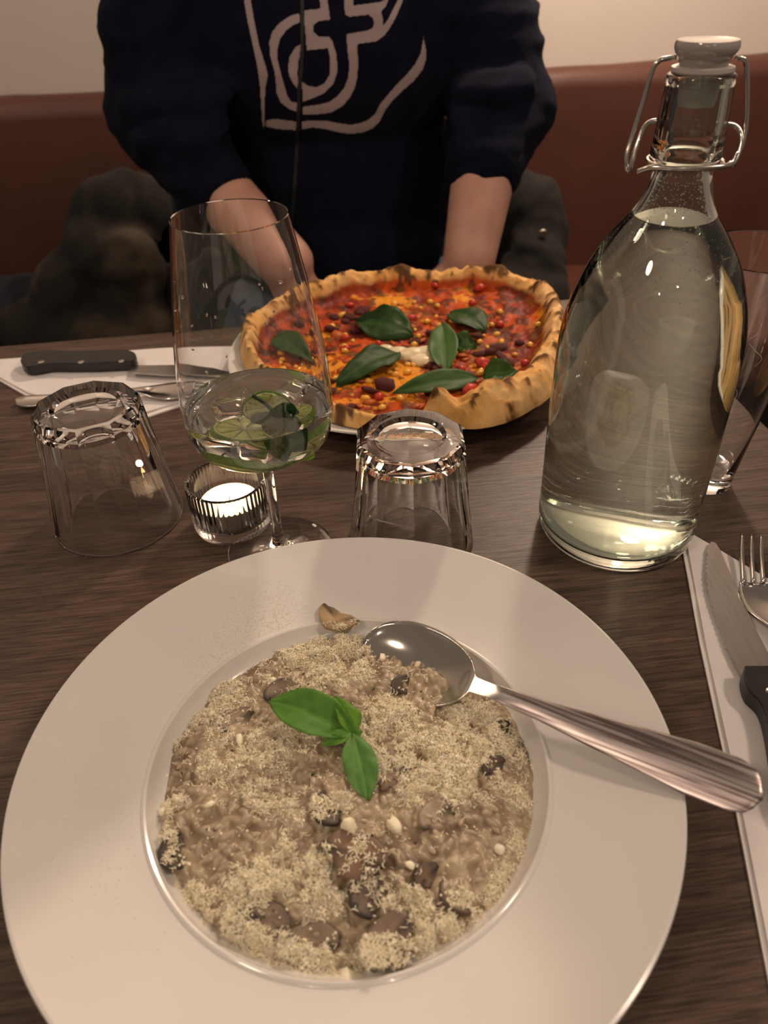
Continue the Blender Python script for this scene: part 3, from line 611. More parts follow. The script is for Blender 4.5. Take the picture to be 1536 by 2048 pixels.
# tiny bubbles clinging inside the neck and shoulder
n = 620; zb = np.concatenate([rng.uniform(.186, .2095, 330), rng.uniform(.2115, .2330, 230), rng.uniform(.03, .18, 60)]); ab = rng.uniform(0, 2 * PI, n)
rb = np.interp(zb, [z for r, z in ip[::-1]], [r for r, z in ip[::-1]]) - .0004
o = link('bubble', scatter('bubble', np.stack([rb * np.cos(ab), rb * np.sin(ab), zb], -1), IV1, IF1, np.repeat(rng.uniform(.00018, .00045, (n, 1)), 3, 1), rand_rot(n)), mat('bubble', (.9, .9, .88), .1, trans=.6, ior=1.1), bot); o['kind'] = 'stuff'

# ------------------------------------------------------------------ wine glass and what floats in it
GXc, GYc = -.0727, .3994
def solid_glass(name, op_, ip_, n=128, rfun=None): return lathe(name, [(0, op_[0][1])] + op_[1:] + ip_ + [(0, ip_[-1][1])] if ip_[-1][0] > 0 else [(0, op_[0][1])] + op_[1:] + ip_, n, rfun=rfun)
gout = [(0, 0), (.034, 0), (.0352, .0006), (.0350, .0014), (.030, .0022), (.018, .0034), (.008, .0058), (.0045, .010), (.0036, .018), (.0033, .035), (.0033, .056), (.0038, .0655), (.0060, .0715), (.0130, .0752), (.0235, .0800), (.0350, .0872), (.0418, .0945), (.0442, .1040), (.0448, .1120), (.0444, .1260), (.0425, .1480), (.0390, .1725), (.0343, .2000), (.0303, .2225)]
gou = [(p[0], p[1]) for p in spline([(a, b, 0) for a, b in gout[1:]], 3)]
gin = [(.0299, .2229), (.0294, .2225)] + [(p[0], p[1]) for p in spline([(a - .0010, b, 0) for a, b in gout[:13:-1]], 3)][1:] + [(.018, .0788), (.010, .0760), (0, .0748)]
gl = link('wine_glass', lathe('wine_glass', [(0, 0)] + gou + gin, 128), 'glass'); gl.location = (GXc, GYc, .0004); tag(gl, 'tall stemmed wine glass holding a lime drink', 'glass')
dl = .1150
dprof = [(0, .0745), (.010, .0757), (.018, .0785)] + [(a - .0008, b) for a, b in gout[14:18]] + [(.0438, .1090), (.0440, dl), (.0436, dl - .0003), (0, dl - .0006)]
o = link('drink', lathe('drink', dprof, 128), 'drink'); o.location = (GXc, GYc, .0004); tag(o, 'clear drink in the bottom of the wine glass', 'drink')
# droplets on the inner wall
n = 26; zb = rng.uniform(.125, .20, n); ab = rng.uniform(-PI, 0, n); rb = np.interp(zb, [b for a, b in gout[8:]], [a - .0012 for a, b in gout[8:]])
o = link('droplet', scatter('droplet', np.stack([rb * np.cos(ab), rb * np.sin(ab), zb], -1), IV2, IF2, rng.uniform(.0004, .0011, (n, 3)), rand_rot(n)), 'drink', gl); o['kind'] = 'stuff'
def lime(label, centre, R_mat, r=.022, half=False, th=.0048):
    a0, a1 = (0, PI) if half else (0, 2 * PI); n = 48; a = np.linspace(a0, a1, n + 1)
    t_ = thing('lime_slice', label, 'lime', centre, 'lime slices in the drink')
    def ring(r0, r1, h, name, m_):
        prof = [(r0, -h), (r1, -h), (r1, h), (r0, h)]; P = np.array([[(rr * math.cos(x), rr * math.sin(x), zz) for rr, zz in prof] for x in a])
        V, Fq = grid_vf(P, wrap=True); Fc = [tuple(f) for f in Fq]
        if half: Fc += [(0, 1, 2, 3), tuple(n * 4 + q for q in (3, 2, 1, 0))]
        o = link(name, fix_normals(mesh(name, V, Fc)), m_, t_, smooth=False); return o
    ring(r * .93, r, th / 2, 'rind', 'lime_rind'); ring(r * .86, r * .93, th / 2 * .97, 'pith', 'lime_pith')
    k = 5 if half else 10
    for i in range(k):
        b0 = a0 + (a1 - a0) * (i + .06) / k; b1 = a0 + (a1 - a0) * (i + .94) / k
        poly = [(r * .06 * math.cos((b0 + b1) / 2), r * .06 * math.sin((b0 + b1) / 2))] + [(r * .855 * math.cos(x), r * .855 * math.sin(x)) for x in np.linspace(b0, b1, 8)]
        link('segment', slab('segment', poly, -th / 2 * .9, th / 2 * .9, .0004, 1), 'lime_flesh', t_)
    t_.rotation_euler = R_mat; return t_
lime('round lime slice standing upright behind the green leaf in the wine glass', (GXc + .004, GYc + .004, .1035), (66 * D2R, 0, 10 * D2R), .0150)
lime('lime slice lying flat along the front left wall of the wine glass', (GXc - .009, GYc - .010, .0885), (-20 * D2R, 13 * D2R, 0), .0200)
lime('lime slice with green edge against the right wall of the wine glass', (GXc + .020, GYc - .002, .0955), (-16 * D2R, -24 * D2R, 0), .0150)
lime('small half lime slice at the lower right of the wine glass', (GXc + .017, GYc - .012, .0855), (20 * D2R, -10 * D2R, 200 * D2R), .015, half=True)
mint = thing('mint_sprig', 'dark green leafy sprig floating in the wine glass', 'leaf', (GXc + .009, GYc - .012, .1085))
for (dx, dy, dz, tx, ty, tz, w_, sd) in [(0, 0, .008, .015, -.008, -.012, .021, 1), (0, 0, .006, .004, -.010, -.016, .016, 2), (0, .001, .006, -.012, -.002, -.006, .012, 3), (0, 0, .008, .016, .002, .002, .014, 5)]:
    link('leaf', leaf_mesh('leaf', (dx, dy, dz), (tx, ty, tz), w_, nrm=(0, -1, .5), fold=.15, droop=.1, seed=sd, peak=.55, wave=.15, colA=(.012, .055, .006), colB=(.022, .085, .010), n=24, mcols=11), 'leaf_wet', mint)
link('stem', tube('stem', spline([(.002, 0, .006), (-.004, .002, .012), (-.010, .003, .016)], 4), .0011, 8), M['herb'], mint)
def icecube(label, loc, s_, rot_, seed):
    bm = bmesh.new(); bmesh.ops.create_cube(bm, size=1); bmesh.ops.bevel(bm, geom=list(bm.edges), offset=.2, segments=3, profile=.6, affect='EDGES'); bmesh.ops.subdivide_edges(bm, edges=list(bm.edges), cuts=1, use_grid_fill=True)
    for v in bm.verts:
        p = np.array(v.co[:]); v.co *= 1 + .10 * float(fbm(p[None] * 2.2 + seed, 2, seed)[0])
    me = bpy.data.meshes.new('ice_cube'); bm.to_mesh(me); bm.free(); me.transform(Matrix.Diagonal((*s_, 1)))
    o = link('ice_cube', me, 'ice'); o.location = loc; o.rotation_euler = rot_; return tag(o, label, 'ice', 'ice in the drink')
icecube('half-melted ice cube at the left in the wine glass drink', (GXc - .018, GYc + .006, .1020), (.020, .017, .015), (.3, .2, .5), 1)
icecube('half-melted ice cube at the right rear in the wine glass drink', (GXc + .019, GYc + .024, .1040), (.016, .015, .013), (.1, .4, 1.0), 2)
icecube('small piece of ice in the middle of the wine glass drink', (GXc - .004, GYc - .006, .0945), (.013, .011, .010), (.6, .2, .2), 3)

# ------------------------------------------------------------------ upturned tumblers
def tumbler(label, loc, h, rb, rr, rz):
    n = 10; rb = rb * 1.03
    def rf_factory():
        def rf(r, z, a):
            if r < 0: return np.full_like(a, -r)
            # z runs upward from rim (0) to the thick base (h); flat facets cut into the round wall
            q = (a + PI / n) % (2 * PI / n) - PI / n
            if z > h - .0026: return r * .955 / np.cos(q)
            apo = rr * 1.02 - (rr * 1.02 - rb * .965) * (z / h) ** .62
            return np.minimum(r, apo / np.cos(q))
        return rf
    T = np.linspace(0, 1, 34)
    out = [(rr + (rb * 1.03 - rr) * t ** 1.05, .0006 + (h - .0036) * t) for t in T] + [(rb * 1.0, h - .0012), (rb * .95, h - .0001), (rb * .82, h)]
    topn = [(-rb * .66, h - .0002), (-rb * .62, h - .0010), (-rb * .58, h - .0022), (-rb * .3, h - .0030), (0, h - .0032)]
    inr = [(-(rr - .0014), .0002)] + [(-(rr - .0022 + (rb - .0045 - rr + .0022) * t), .001 + (h - .0165) * t) for t in np.linspace(0, 1, 16)] + [(-(rb - .0075), h - .0128), (-(rb - .014), h - .0112), (0, h - .0105)]
    prof = [(0, inr[-1][1])] + inr[-2::-1] + [(-(rr - .0005), .0)] + out + topn
    V, Fc = lathe_vf_signed(prof, 120, rf_factory())
    me = fix_normals(mesh('tumbler', V, Fc)); flat_sharp(me, 24)
    o = link('tumbler', me, 'glass'); o.location = loc; o.rotation_euler = (0, 0, rz); return tag(o, label, 'glass', 'upturned tumblers')
def lathe_vf_signed(prof, n, rf):
    """negative radii stay round; positive radii go through rf"""
    V = []; rows = []; a = np.linspace(0, 2 * PI, n, endpoint=False)
    for r, z in prof:
        if abs(r) < 1e-7: rows.append([len(V)]); V.append((0, 0, z)); continue
        rr = rf(r, z, a); rows.append(list(range(len(V), len(V) + n))); V += [(x, y, z) for x, y in zip(rr * np.cos(a), rr * np.sin(a))]
    Fc = []
    for A, B in zip(rows[:-1], rows[1:]):
        for i in range(n):
            j = (i + 1) % n
            if len(A) == 1: Fc.append((A[0], B[i], B[j]))
            elif len(B) == 1: Fc.append((A[i], A[j], B[0]))
            else: Fc.append((A[i], A[j], B[j], B[i]))
    return V, Fc
tumbler('upturned faceted glass tumbler left of the tealight', (-.1945, .4440, 0), .0945, .0335, .0462, .1)
tumbler('upturned faceted glass tumbler between the two plates', (.0183, .4060, 0), .0840, .0338, .0432, .0)

# tall tapered glass behind the bottle
tg = at(1404, 962, 0)
tout = [(0, .0010), (.017, 0), (.0195, .0012), (.0200, .004), (.0205, .012), (.0225, .030), (.0262, .060), (.0308, .095), (.0358, .135), (.0402, .172)]
tin = [(.0400, .1728), (.0392, .1722), (.0347, .135), (.0296, .095), (.0249, .060), (.0210, .030), (.0170, .014), (.010, .0115), (0, .0110)]
o = link('drinking_glass', lathe('drinking_glass', [(0, .001)] + tout[1:] + tin, 112), 'glass'); o.location = (tg[0], tg[1], .0004); tag(o, 'tall tapered drinking glass half hidden behind the bottle', 'glass')
# ice-like residue threads inside that glass
rs = []
for (z0, a0, m_) in [(.145, -2.3, 0), (.140, -1.9, 1), (.11, -2.1, 2), (.075, -1.8, 3)]:
    pts = [(a0 + .12 * math.sin(k * 1.7 + m_) + .05 * k, z0 - .006 * k) for k in range(6)]
    path = [((np.interp(z, [.03, .06, .095, .135, .172], [.0205, .0244, .0291, .0342, .0388])) * np.array([math.cos(a_), math.sin(a_)])).tolist() + [z] for a_, z in pts]
    V, Fc = tube_vf(spline(path, 4), .00022, 5, off=len(rs[0][0]) if rs else 0)
    rs = [(rs[0][0] + list(V), rs[0][1] + Fc)] if rs else [(list(V), Fc)]
link('residue', mesh('residue', rs[0][0], rs[0][1]), mat('residue', (.8, .72, .62), .6), o)

# ------------------------------------------------------------------ tealight
TC = (-.1085, .4300, 0)
def ribs(r, z, a): return r * (1 + .022 * np.abs(np.sin(a * 27))) if z > .004 and r > .027 else np.full_like(a, r)
hol = [(0, .0015), (.022, 0), (.0262, .001), (.0272, .005), (.0275, .018), (.0278, .0365), (.0276, .0385), (.0262, .0392), (.0250, .0384), (.0247, .037), (.0243, .012), (.0225, .0085), (0, .0080)]
o = link('candle_holder', lathe('candle_holder', hol, 216, rfun=ribs), 'glass'); o.location = (TC[0], TC[1], .0004); tag(o, 'small ribbed glass candle holder with a lit tealight', 'candle holder')
tl_ = thing('tealight', 'lit white tealight glowing inside the ribbed glass holder', 'candle', (TC[0], TC[1], .0082))
link('cup', lathe('cup', [(0, .0), (.0198, .0), (.0202, .0005), (.0205, .0135), (.0201, .0135), (.0198, .001), (0, .0006)], 64), 'foil', tl_)
link('wax', lathe('wax', [(0, .0006), (.0196, .001), (.0199, .0120), (.0195, .0123), (.017, .0119), (.006, .0117), (0, .0117)], 64), 'wax', tl_)
link('wick', tube('wick', [(0, 0, .0116), (.0003, 0, .0150), (.0012, 0, .0170)], .0005, 6), 'wick', tl_)
flm = link('flame', lathe('flame', [(0, .0160), (.0012, .0172), (.0017, .0190), (.0014, .0215), (.0007, .0240), (0, .0262)], 20), 'flame', tl_)
cl_ = bpy.data.lights.new('candle_light', 'POINT'); cl_.energy = .75; cl_.color = (1, .66, .36); cl_.shadow_soft_size = .0022
co = bpy.data.objects.new('candle_light', cl_); COL.objects.link(co); co.parent = tl_; co.location = (0, 0, .0285)

# ------------------------------------------------------------------ napkins and cutlery
def napkin(label, layers, z0, bev=.0004):
    W_ = lambda p: np.array(p) if len(p) == 3 else at(p[0], p[1], 0)
    t_ = None
    c = np.mean([W_(p) for p in layers[0]], 0)
    t_ = thing('napkin', label, 'napkin', (c[0], c[1], z0))
    z = 0
    for i, poly in enumerate(layers):
        P = [W_(p)[:2] - c[:2] for p in poly]
        # dense, gently uneven sheet
        bm = bmesh.new(); f = bm.faces.new([bm.verts.new((p[0], p[1], 0)) for p in P]); bmesh.ops.triangulate(bm, faces=bm.faces[:])
        bmesh.ops.subdivide_edges(bm, edges=bm.edges[:], cuts=5, use_grid_fill=True); bmesh.ops.subdivide_edges(bm, edges=bm.edges[:], cuts=2, use_grid_fill=True)
        r = bmesh.ops.extrude_face_region(bm, geom=bm.faces[:]); up = set(v for v in r['geom'] if isinstance(v, bmesh.types.BMVert))
        for v in bm.verts:
            w_ = float(fbm(np.array([[v.co.x * 28, v.co.y * 28]]) + i * 3, 3, 70 + i)[0])
            v.co.z = z + (.0013 if v in up else 0) + .0006 * max(w_, -.3) * (1 if (i or v in up) else 0) + .00018
        bmesh.ops.recalc_face_normals(bm, faces=bm.faces); me = bpy.data.meshes.new('layer'); bm.to_mesh(me); bm.free()
        link('layer', me, 'paper', t_, smooth=False); z += .0017
    return t_
def nap(a, b, c):      # three corners seen in the photograph, the fourth lies outside the frame
    A, B, C_ = at(*a), at(*b), at(*c); B = A + (B - A) * 1.12; C_ = A + (C_ - A) * 1.0
    return [tuple(A), tuple(C_), tuple(C_ + B - A), tuple(B), tuple(A + (B - A) * .6 + np.array([.0008, 0, 0])), tuple(A + (B - A) * .3 - np.array([.0008, 0, 0]))]
NR = nap((1358, 1068), (1562, 2110), (1700, 1270)); NR2 = nap((1367, 1066), (1572, 2110), (1700, 1264))
napkin('folded white paper napkin under the knife and fork at the right', [NR, NR2], 0)
NL = [(-40, 731), (-20, 752), (58, 797), (120, 815), (292, 838), (360, 815), (470, 775), (480, 700), (345, 705), (150, 718)]
NL2 = [(-40, 727), (-20, 748), (58, 791), (120, 808), (290, 831), (355, 810), (465, 770), (480, 697), (345, 701), (150, 714)]
napkin('white paper napkin at the left beyond the upturned tumbler', [NL, NL2], 0)

def poly_obj(name, pix, z, th, m_, parent, root, bev=.0006, smooth=False):
    c = np.array(root.location); P = [at(px, py, z)[:2] - c[:2] for px, py in pix]
    me = slab(name, P, z - c[2], z - c[2] + th, bev); return link(name, me, m_, parent, smooth)
# right steak knife
k0 = at(1480, 1250, .0045)
kn = thing('steak_knife', 'serrated steak knife with black handle on the right-hand napkin', 'knife', (k0[0], k0[1], .0045))
edge_pts = [(1413, 1108), (1411, 1150), (1418, 1200), (1433, 1250), (1452, 1300)]
ser = []
sp = spline([(a_, b_, 0) for a_, b_ in edge_pts], 9)
for i, p in enumerate(sp): ser.append((p[0] + (2.6 if i % 2 else -1.0), p[1]))
fine = []
for i, t in enumerate(np.linspace(0, 1, 17)): fine.append((1452 + 11 * t + (2.2 if i % 2 else 0), 1300 + 24 * t))
blade = [(1421, 1086)] + ser + fine[1:] + [(1472, 1340), (1481, 1358), (1574, 1372), (1536, 1309), (1508, 1255), (1470, 1175), (1440, 1103), (1430, 1088)]
poly_obj('blade', blade, .0052, .0012, 'blade', kn, kn, 0)
hd = spline([(p[0], p[1], 0) for p in [(1480, 1356), (1478, 1376), (1487, 1405), (1512, 1432), (1526, 1478), (1540, 1560), (1562, 1640), (1600, 1700)]], 5)
hd2 = [(1700, 1700), (1680, 1560), (1640, 1440), (1600, 1370), (1590, 1356)]
poly_obj('handle', [(p[0], p[1]) for p in hd] + hd2, .0048, .0105, 'black_plastic', kn, kn, .0024)
for q in [(1541, 1383), (1590, 1470)]:
    p = at(q[0], q[1], .0153) - np.array(kn.location); o = link('rivet', lathe('rivet', [(0, 0), (.0024, 0), (.0024, .0003), (.0018, .0006), (0, .0007)], 24), 'steel', kn); o.location = p
# right fork
f0 = at(1510, 1200, .005)
fk = thing('fork', 'steel dinner fork beside the knife on the right-hand napkin', 'fork', (f0[0], f0[1], .0045))
def fork(root, tips, roots, body, handle_path, hw, z_tip, z_root, z_end, th=.0016):
    """tips/roots pixel positions of tines; body polygon rows (left,right); then handle"""
    c = np.array(root.location)
    for (tx, ty), (rx, ry) in zip(tips, roots):
        a_ = at(tx, ty, z_tip); b_ = at(rx, ry, z_root); m1 = (a_ + b_) / 2 - np.array([0, 0, .0012])
        path = spline([a_ - c, m1 - c, b_ - c], 6); n = len(path)
        V, Fc = tube_vf(path, [.0008 + .0007 * min(1, 4 * i / n) for i in range(n)], 8); V = np.array(V)
        link('tine', fix_normals(mesh('tine', V, Fc)), 'steel', root)
    rows = []
    for (l, r, z) in body: rows.append((at(*l, z) - c, at(*r, z) - c))
    n = 11; k = len(rows); Ls = spline([r[0] for r in rows], 5); Rs = spline([r[1] for r in rows], 5)
    P = np.array([[L_ + (R_ - L_) * v + np.array([0, 0, -.0022 * (1 - (2 * v - 1) ** 2)]) * min(1, np.linalg.norm(R_ - L_) / .02) for v in np.linspace(0, 1, n)] for L_, R_ in zip(Ls, Rs)])
    A, Fq = grid_vf(P); B, F2 = grid_vf(P - np.array([0, 0, th]), off=len(A)); a_, b_ = P.shape[:2]
    idx = np.arange(a_ * b_).reshape(a_, b_); bd = np.concatenate([idx[0, :], idx[1:, -1], idx[-1, -2::-1], idx[-2:0:-1, 0]]); b2 = np.roll(bd, -1)
    side = np.stack([bd, bd + len(A), b2 + len(A), b2], -1)
    link('fork_body', fix_normals(mesh('fork_body', np.concatenate([A, B]), np.concatenate([Fq, F2[:, ::-1], side]))), 'steel', root)
fork(fk, [(1484, 1068), (1503, 1070), (1522, 1071), (1541, 1073)], [(1486, 1168), (1506, 1166), (1526, 1165), (1547, 1163)],
     [((1479, 1162), (1554, 1158), .0095), ((1482, 1190), (1567, 1180), .008), ((1497, 1220), (1582, 1200), .0075), ((1532, 1247), (1590, 1222), .009), ((1572, 1275), (1601, 1262), .014), ((1640, 1370), (1666, 1360), .016), ((1740, 1560), (1785, 1540), .008), ((1790, 1650), (1830, 1630), .007)], None, None, .014, .0085, .008)
# left knife
k1 = at(160, 738, .0045)
kl = thing('steak_knife', 'steak knife with black riveted handle on the left-hand napkin', 'knife', (k1[0], k1[1], .0042))
hp = spline([(p[0], p[1], 0) for p in [(52, 726), (85, 719), (160, 719), (240, 717), (268, 720), (277, 729), (272, 739), (245, 741), (180, 744), (110, 744), (80, 749), (58, 750), (47, 740), (52, 726)]], 4)[:-1]
poly_obj('handle', [(p[0], p[1]) for p in hp], .0048, .0100, 'black_plastic', kl, kl, .0020)
poly_obj('blade', [(262, 733), (350, 732), (420, 738), (468, 748), (420, 753), (330, 752), (262, 747)], .0080, .0012, 'blade', kl, kl, 0)
for q in [(82, 722), (162, 722), (243, 720)]:
    p = at(q[0], q[1] + 2, .0148) - np.array(kl.location); o = link('rivet', lathe('rivet', [(0, 0), (.0030, 0), (.0030, .0003), (.002, .0006), (0, .0007)], 24), 'steel', kl); o.location = p
f1 = at(200, 790, .005)
fl_ = thing('fork', 'steel fork lying below the knife on the left-hand napkin', 'fork', (f1[0], f1[1], .0042))
fork(fl_, [(425, 762), (425, 769), (423, 776), (420, 783)], [(372, 766), (371, 773), (369, 781), (366, 789)],
     [((372, 763), (363, 793), .0085), ((345, 765), (335, 797), .0075), ((310, 770), (305, 793), .0085), ((270, 775), (268, 784), .012), ((200, 782), (198, 791), .010), ((90, 789), (90, 808), .0065), ((50, 791), (50, 812), .0055), ((30, 797), (30, 807), .0055)], None, None, .012, .0085, .005)

# ------------------------------------------------------------------ pizza
pcx, pcy = .0205, .668
outl = [(474, 700), (478, 655), (520, 622), (600, 588), (690, 562), (760, 552), (860, 554), (960, 552), (1010, 558), (1080, 566), (1128, 608), (1134, 655), (1124, 730), (1112, 775), (1060, 818), (975, 848), (905, 848), (868, 832), (800, 846), (740, 850), (690, 842), (640, 822), (560, 782), (500, 742)]
oa = []; orr = []
for px, py in outl:
    p = at(px, py, .026); oa.append(math.atan2(p[1] - pcy, p[0] - pcx)); orr.append(math.hypot(p[0] - pcx, p[1] - pcy))
od = np.argsort(oa); oa = np.array(oa)[od]; orr = np.array(orr)[od]
oa = np.concatenate([oa - 2 * PI, oa, oa + 2 * PI]); orr = np.tile(orr, 3)
def pang(px, py): p = at(px, py, .02); return math.atan2(p[1] - pcy, p[0] - pcx)
NA, NR_ = 420, 150
A_ = np.linspace(-PI, PI, NA, endpoint=False); Rm = np.interp(A_, oa, orr)
Rm = (Rm + np.roll(Rm, 3) + np.roll(Rm, -3) + np.roll(Rm, 6) + np.roll(Rm, -6)) / 5
Rm = Rm * .985 + .0022 * fbm(np.stack([np.cos(A_) * 6, np.sin(A_) * 6], -1), 3, 91)
# thin crust along the near-left cut, thick fold near right
th_amp = np.interp(A_, sorted([pang(640, 822), pang(700, 845), pang(850, 845), pang(880, 845), pang(1000, 848), pang(1110, 770)]), [1.0, .45, .40, 1.35, 1.35, 1.1])
th_amp = np.where((A_ < pang(640, 822)) | (A_ > pang(1110, 770)), 1.0 + .25 * fbm(np.stack([np.cos(A_) * 3, np.sin(A_) * 3], -1), 2, 7), th_amp)
cw = np.interp(A_, sorted([pang(850, 845), pang(875, 845), pang(1000, 848), pang(1110, 760), pang(1130, 680)]), [.055, .115, .115, .10, .075])
T_ = np.linspace(0, 1, NR_) ** .8
TT, AA = np.meshgrid(T_, A_, indexing='ij'); RRm = TT * Rm[None]; Xp = RRm * np.cos(AA); Yp = RRm * np.sin(AA)
nA = fbm(np.stack([Xp * 45, Yp * 45], -1), 3, 101); nB = fbm(np.stack([Xp * 130, Yp * 130], -1), 3, 103); nC = fbm(np.stack([Xp * 26, Yp * 26], -1), 3, 107); nD = fbm(np.stack([Xp * 330, Yp * 330], -1), 2, 109)
ctr = 1 - cw[None] * 1.05; crust = np.exp(-np.abs((TT - ctr) / (cw[None] * .85)) ** 2.6)
zz = .0035 + .0018 * nA + .0012 * nB + .0005 * nD * (1 - crust) + (.0175 * th_amp[None] * (1 + .38 * nA + .25 * nC + .10 * nB)) * crust
zz = zz * np.sqrt(np.clip((1 - TT) / .035, 0, 1)) ** .9 + .0005
PZ0 = .0115 + .008 * sst(.10, .16, RRm)
Zp = zz + PZ0
crm = sst(.30, .62, np.maximum(crust, sst(-.02, .02, TT - ctr)) + .22 * nB)
dough = np.array([.72, .40, .13]); dough2 = np.array([.82, .58, .30]); brown = np.array([.50, .22, .06]); char = np.array([.055, .028, .018])
t = np.clip(.5 + nC, 0, 1)[..., None]; cc = dough * (1 - t) + dough2 * t
org = (sst(.985, .80, TT) * .85 * np.clip(.6 + nA, 0, 1))[..., None]; cc = cc * (1 - org) + np.array([.72, .32, .08]) * org
bt = (sst(.02, .42, nB + .45 * nC + .30 * crust - .15) * .8)[..., None]; cc = cc * (1 - bt) + brown * bt
ct = (sst(.20, .40, nB * .9 + .5 * nA + .13 * crust))[..., None]; cc = cc * (1 - ct * .85) + char * ct * .85
red = np.array([.50, .075, .010]); dred = np.array([.17, .020, .008]); ylw = np.array([.80, .31, .020]); burnt = np.array([.050, .014, .008])
s1 = np.clip(.5 + 1.4 * nA, 0, 1)[..., None]; sc = dred * (1 - s1) + red * s1
inner = sst(.85, .35, TT)
y1 = (sst(.0, .25, nC + .6 * nB - .12 + .22 * inner) * .85)[..., None]; sc = sc * (1 - y1) + ylw * y1
b1 = (sst(.10, .30, nB - .4 * nC + .1 * nA))[..., None]; sc = sc * (1 - b1 * .8) + burnt * b1 * .8
k = crm[..., None]; cf = sc * (1 - k) + cc * k
cf = np.clip(cf * (1 + .15 * nD[..., None]), 0, 1)
rg = np.clip(.48 + .30 * crm, 0, 1)[..., None]; cA = np.concatenate([cf, rg], -1)
pzr = thing('pizza', 'whole pizza with corn, bacon and tomato on the white plate', 'pizza', (pcx, pcy, .0075))
P = np.stack([Xp + pcx, Yp + pcy, Zp], -1); V, Fq = grid_vf(P, wrap=True); nb = len(V)
und = [(.97, .0008), (.6, -.0002), (0.02, -.0002)]
rows = [np.stack([Rm * s_ * np.cos(A_) + pcx, Rm * s_ * np.sin(A_) + pcy, np.full(NA, dz) + .0075 + .0095 * sst(.10, .16, Rm * s_)], -1) for s_, dz in und]
P2 = np.array([P[-1]] + rows); V2, F2 = grid_vf(P2, off=nb, wrap=True)
cU = np.tile(np.array([[.55, .36, .18, .7]]), (len(V2), 1))
under(link('dough', mesh('dough', np.concatenate([V, V2]), np.concatenate([Fq, F2]), np.concatenate([cA.reshape(-1, 4), cU])), 'pizza'), pzr)
def PT(x, y):    # pizza surface height
    x = x - pcx; y = y - pcy; a = math.atan2(y, x); r = math.hypot(x, y); j = int((a + PI) / (2 * PI) * NA) % NA; i = int(np.clip((min(r / Rm[j], .999)) ** (1 / .8) * (NR_ - 1), 0, NR_ - 1)); return Zp[i, j]
def bits(name, n, size, flat, m_, spots=None, sub=1, jitter=.25):
    BV, BF = (IV2, IF2) if sub == 2 else (IV1, IF1); variants = []
    for v in range(5):
        V = BV * (1 + jitter * fbm(BV * 1.6 + v * 9, 2, 200 + v))[:, None] * np.array([1, .75, flat]); variants.append(mesh(name, V, BF))
    for me in variants: me.materials.append(M[m_]); me.polygons.foreach_set('use_smooth', [True] * len(me.polygons))
    for i in range(n):
        if spots and i < len(spots): p = at(spots[i][0], spots[i][1], .018); x, y = p[0], p[1]; s_ = size * (spots[i][2] if len(spots[i]) > 2 else 1)
        else:
            a = rng.uniform(0, 2 * PI); r = .118 * math.sqrt(rng.uniform(0, 1)); x = pcx + r * math.cos(a); y = pcy + r * math.sin(a); s_ = size * rng.uniform(.7, 1.2)
        o = bpy.data.objects.new(name, variants[i % 5]); COL.objects.link(o); o.parent = pzr; o.scale = (s_, s_, s_); o.rotation_euler = (rng.normal(0, .2), rng.normal(0, .2), rng.uniform(0, 6.28))
        o.location = Vector((x, y, PT(x, y) + s_ * flat * .35)) - Vector(pzr.location)
bits('corn_kernel', 85, .0044, .62, 'corn', [(875, 610), (905, 640), (880, 660), (925, 700), (975, 745), (790, 745), (700, 745), (690, 700), (720, 720), (815, 725), (1075, 660), (1060, 690), (860, 605), (1000, 630)])
bits('tomato_piece', 20, .0060, .5, 'tomato', [(820, 635, 1.5), (690, 672, 1.3), (965, 725, 1.6), (940, 778, 1.7), (960, 590, 1.6), (945, 610, 1.1), (870, 585), (975, 735, 1.4), (700, 610), (800, 640, 1.2), (1050, 730)])
bits('bacon_piece', 46, .0078, .38, 'bacon', [(980, 700, 1.3), (1000, 690, 1.3), (960, 705, 1.2), (880, 735, 1.4), (860, 725, 1.1), (700, 630, 1.3), (725, 620, 1.3), (660, 655, 1.3), (770, 770, 1.5), (740, 780, 1.2), (830, 680, 1), (1005, 715, 1.2), (890, 750, 1), (650, 700), (700, 755, 1.2), (865, 665)], jitter=.5)
bits('sauce_lump', 60, .0068, .20, 'sauce', None, jitter=.7)
# melted white cheese in the middle
cp = [(735, 690), (770, 690), (800, 700), (830, 700), (865, 692), (880, 705), (862, 722), (830, 718), (780, 706), (745, 700)]
vv = []; 
c0 = at(820, 705, .02); bm = bmesh.new()
for (px, py, s_) in [(745, 688, .5), (770, 692, .75), (797, 698, .95), (828, 702, 1.25), (855, 700, 1.35), (872, 706, 1.1), (845, 715, 1.0), (812, 706, 1.0)]:
    p = at(px, py, .02); bmesh.ops.create_icosphere(bm, subdivisions=3, radius=1, matrix=Matrix.Translation((p[0], p[1], PT(p[0], p[1]) + .001)) @ Matrix.Diagonal((.0115 * s_, .0080 * s_, .0052 * s_, 1)))
me = bpy.data.meshes.new('melted_cheese'); bm.to_mesh(me); bm.free()
def remesh(me, vox, smooth=2, name='m'):
    o = bpy.data.objects.new('tmp', me); COL.objects.link(o); md = o.modifiers.new('r', 'REMESH'); md.mode = 'VOXEL'; md.voxel_size = vox
    if smooth: s_ = o.modifiers.new('s', 'SMOOTH'); s_.iterations = smooth; s_.factor = .5
    dg = bpy.context.evaluated_depsgraph_get(); me2 = bpy.data.meshes.new_from_object(o.evaluated_get(dg)); bpy.data.objects.remove(o); me2.name = name; return me2
under(link('melted_cheese', remesh(me, .0012, 4, 'melted_cheese'), 'cream'), pzr)
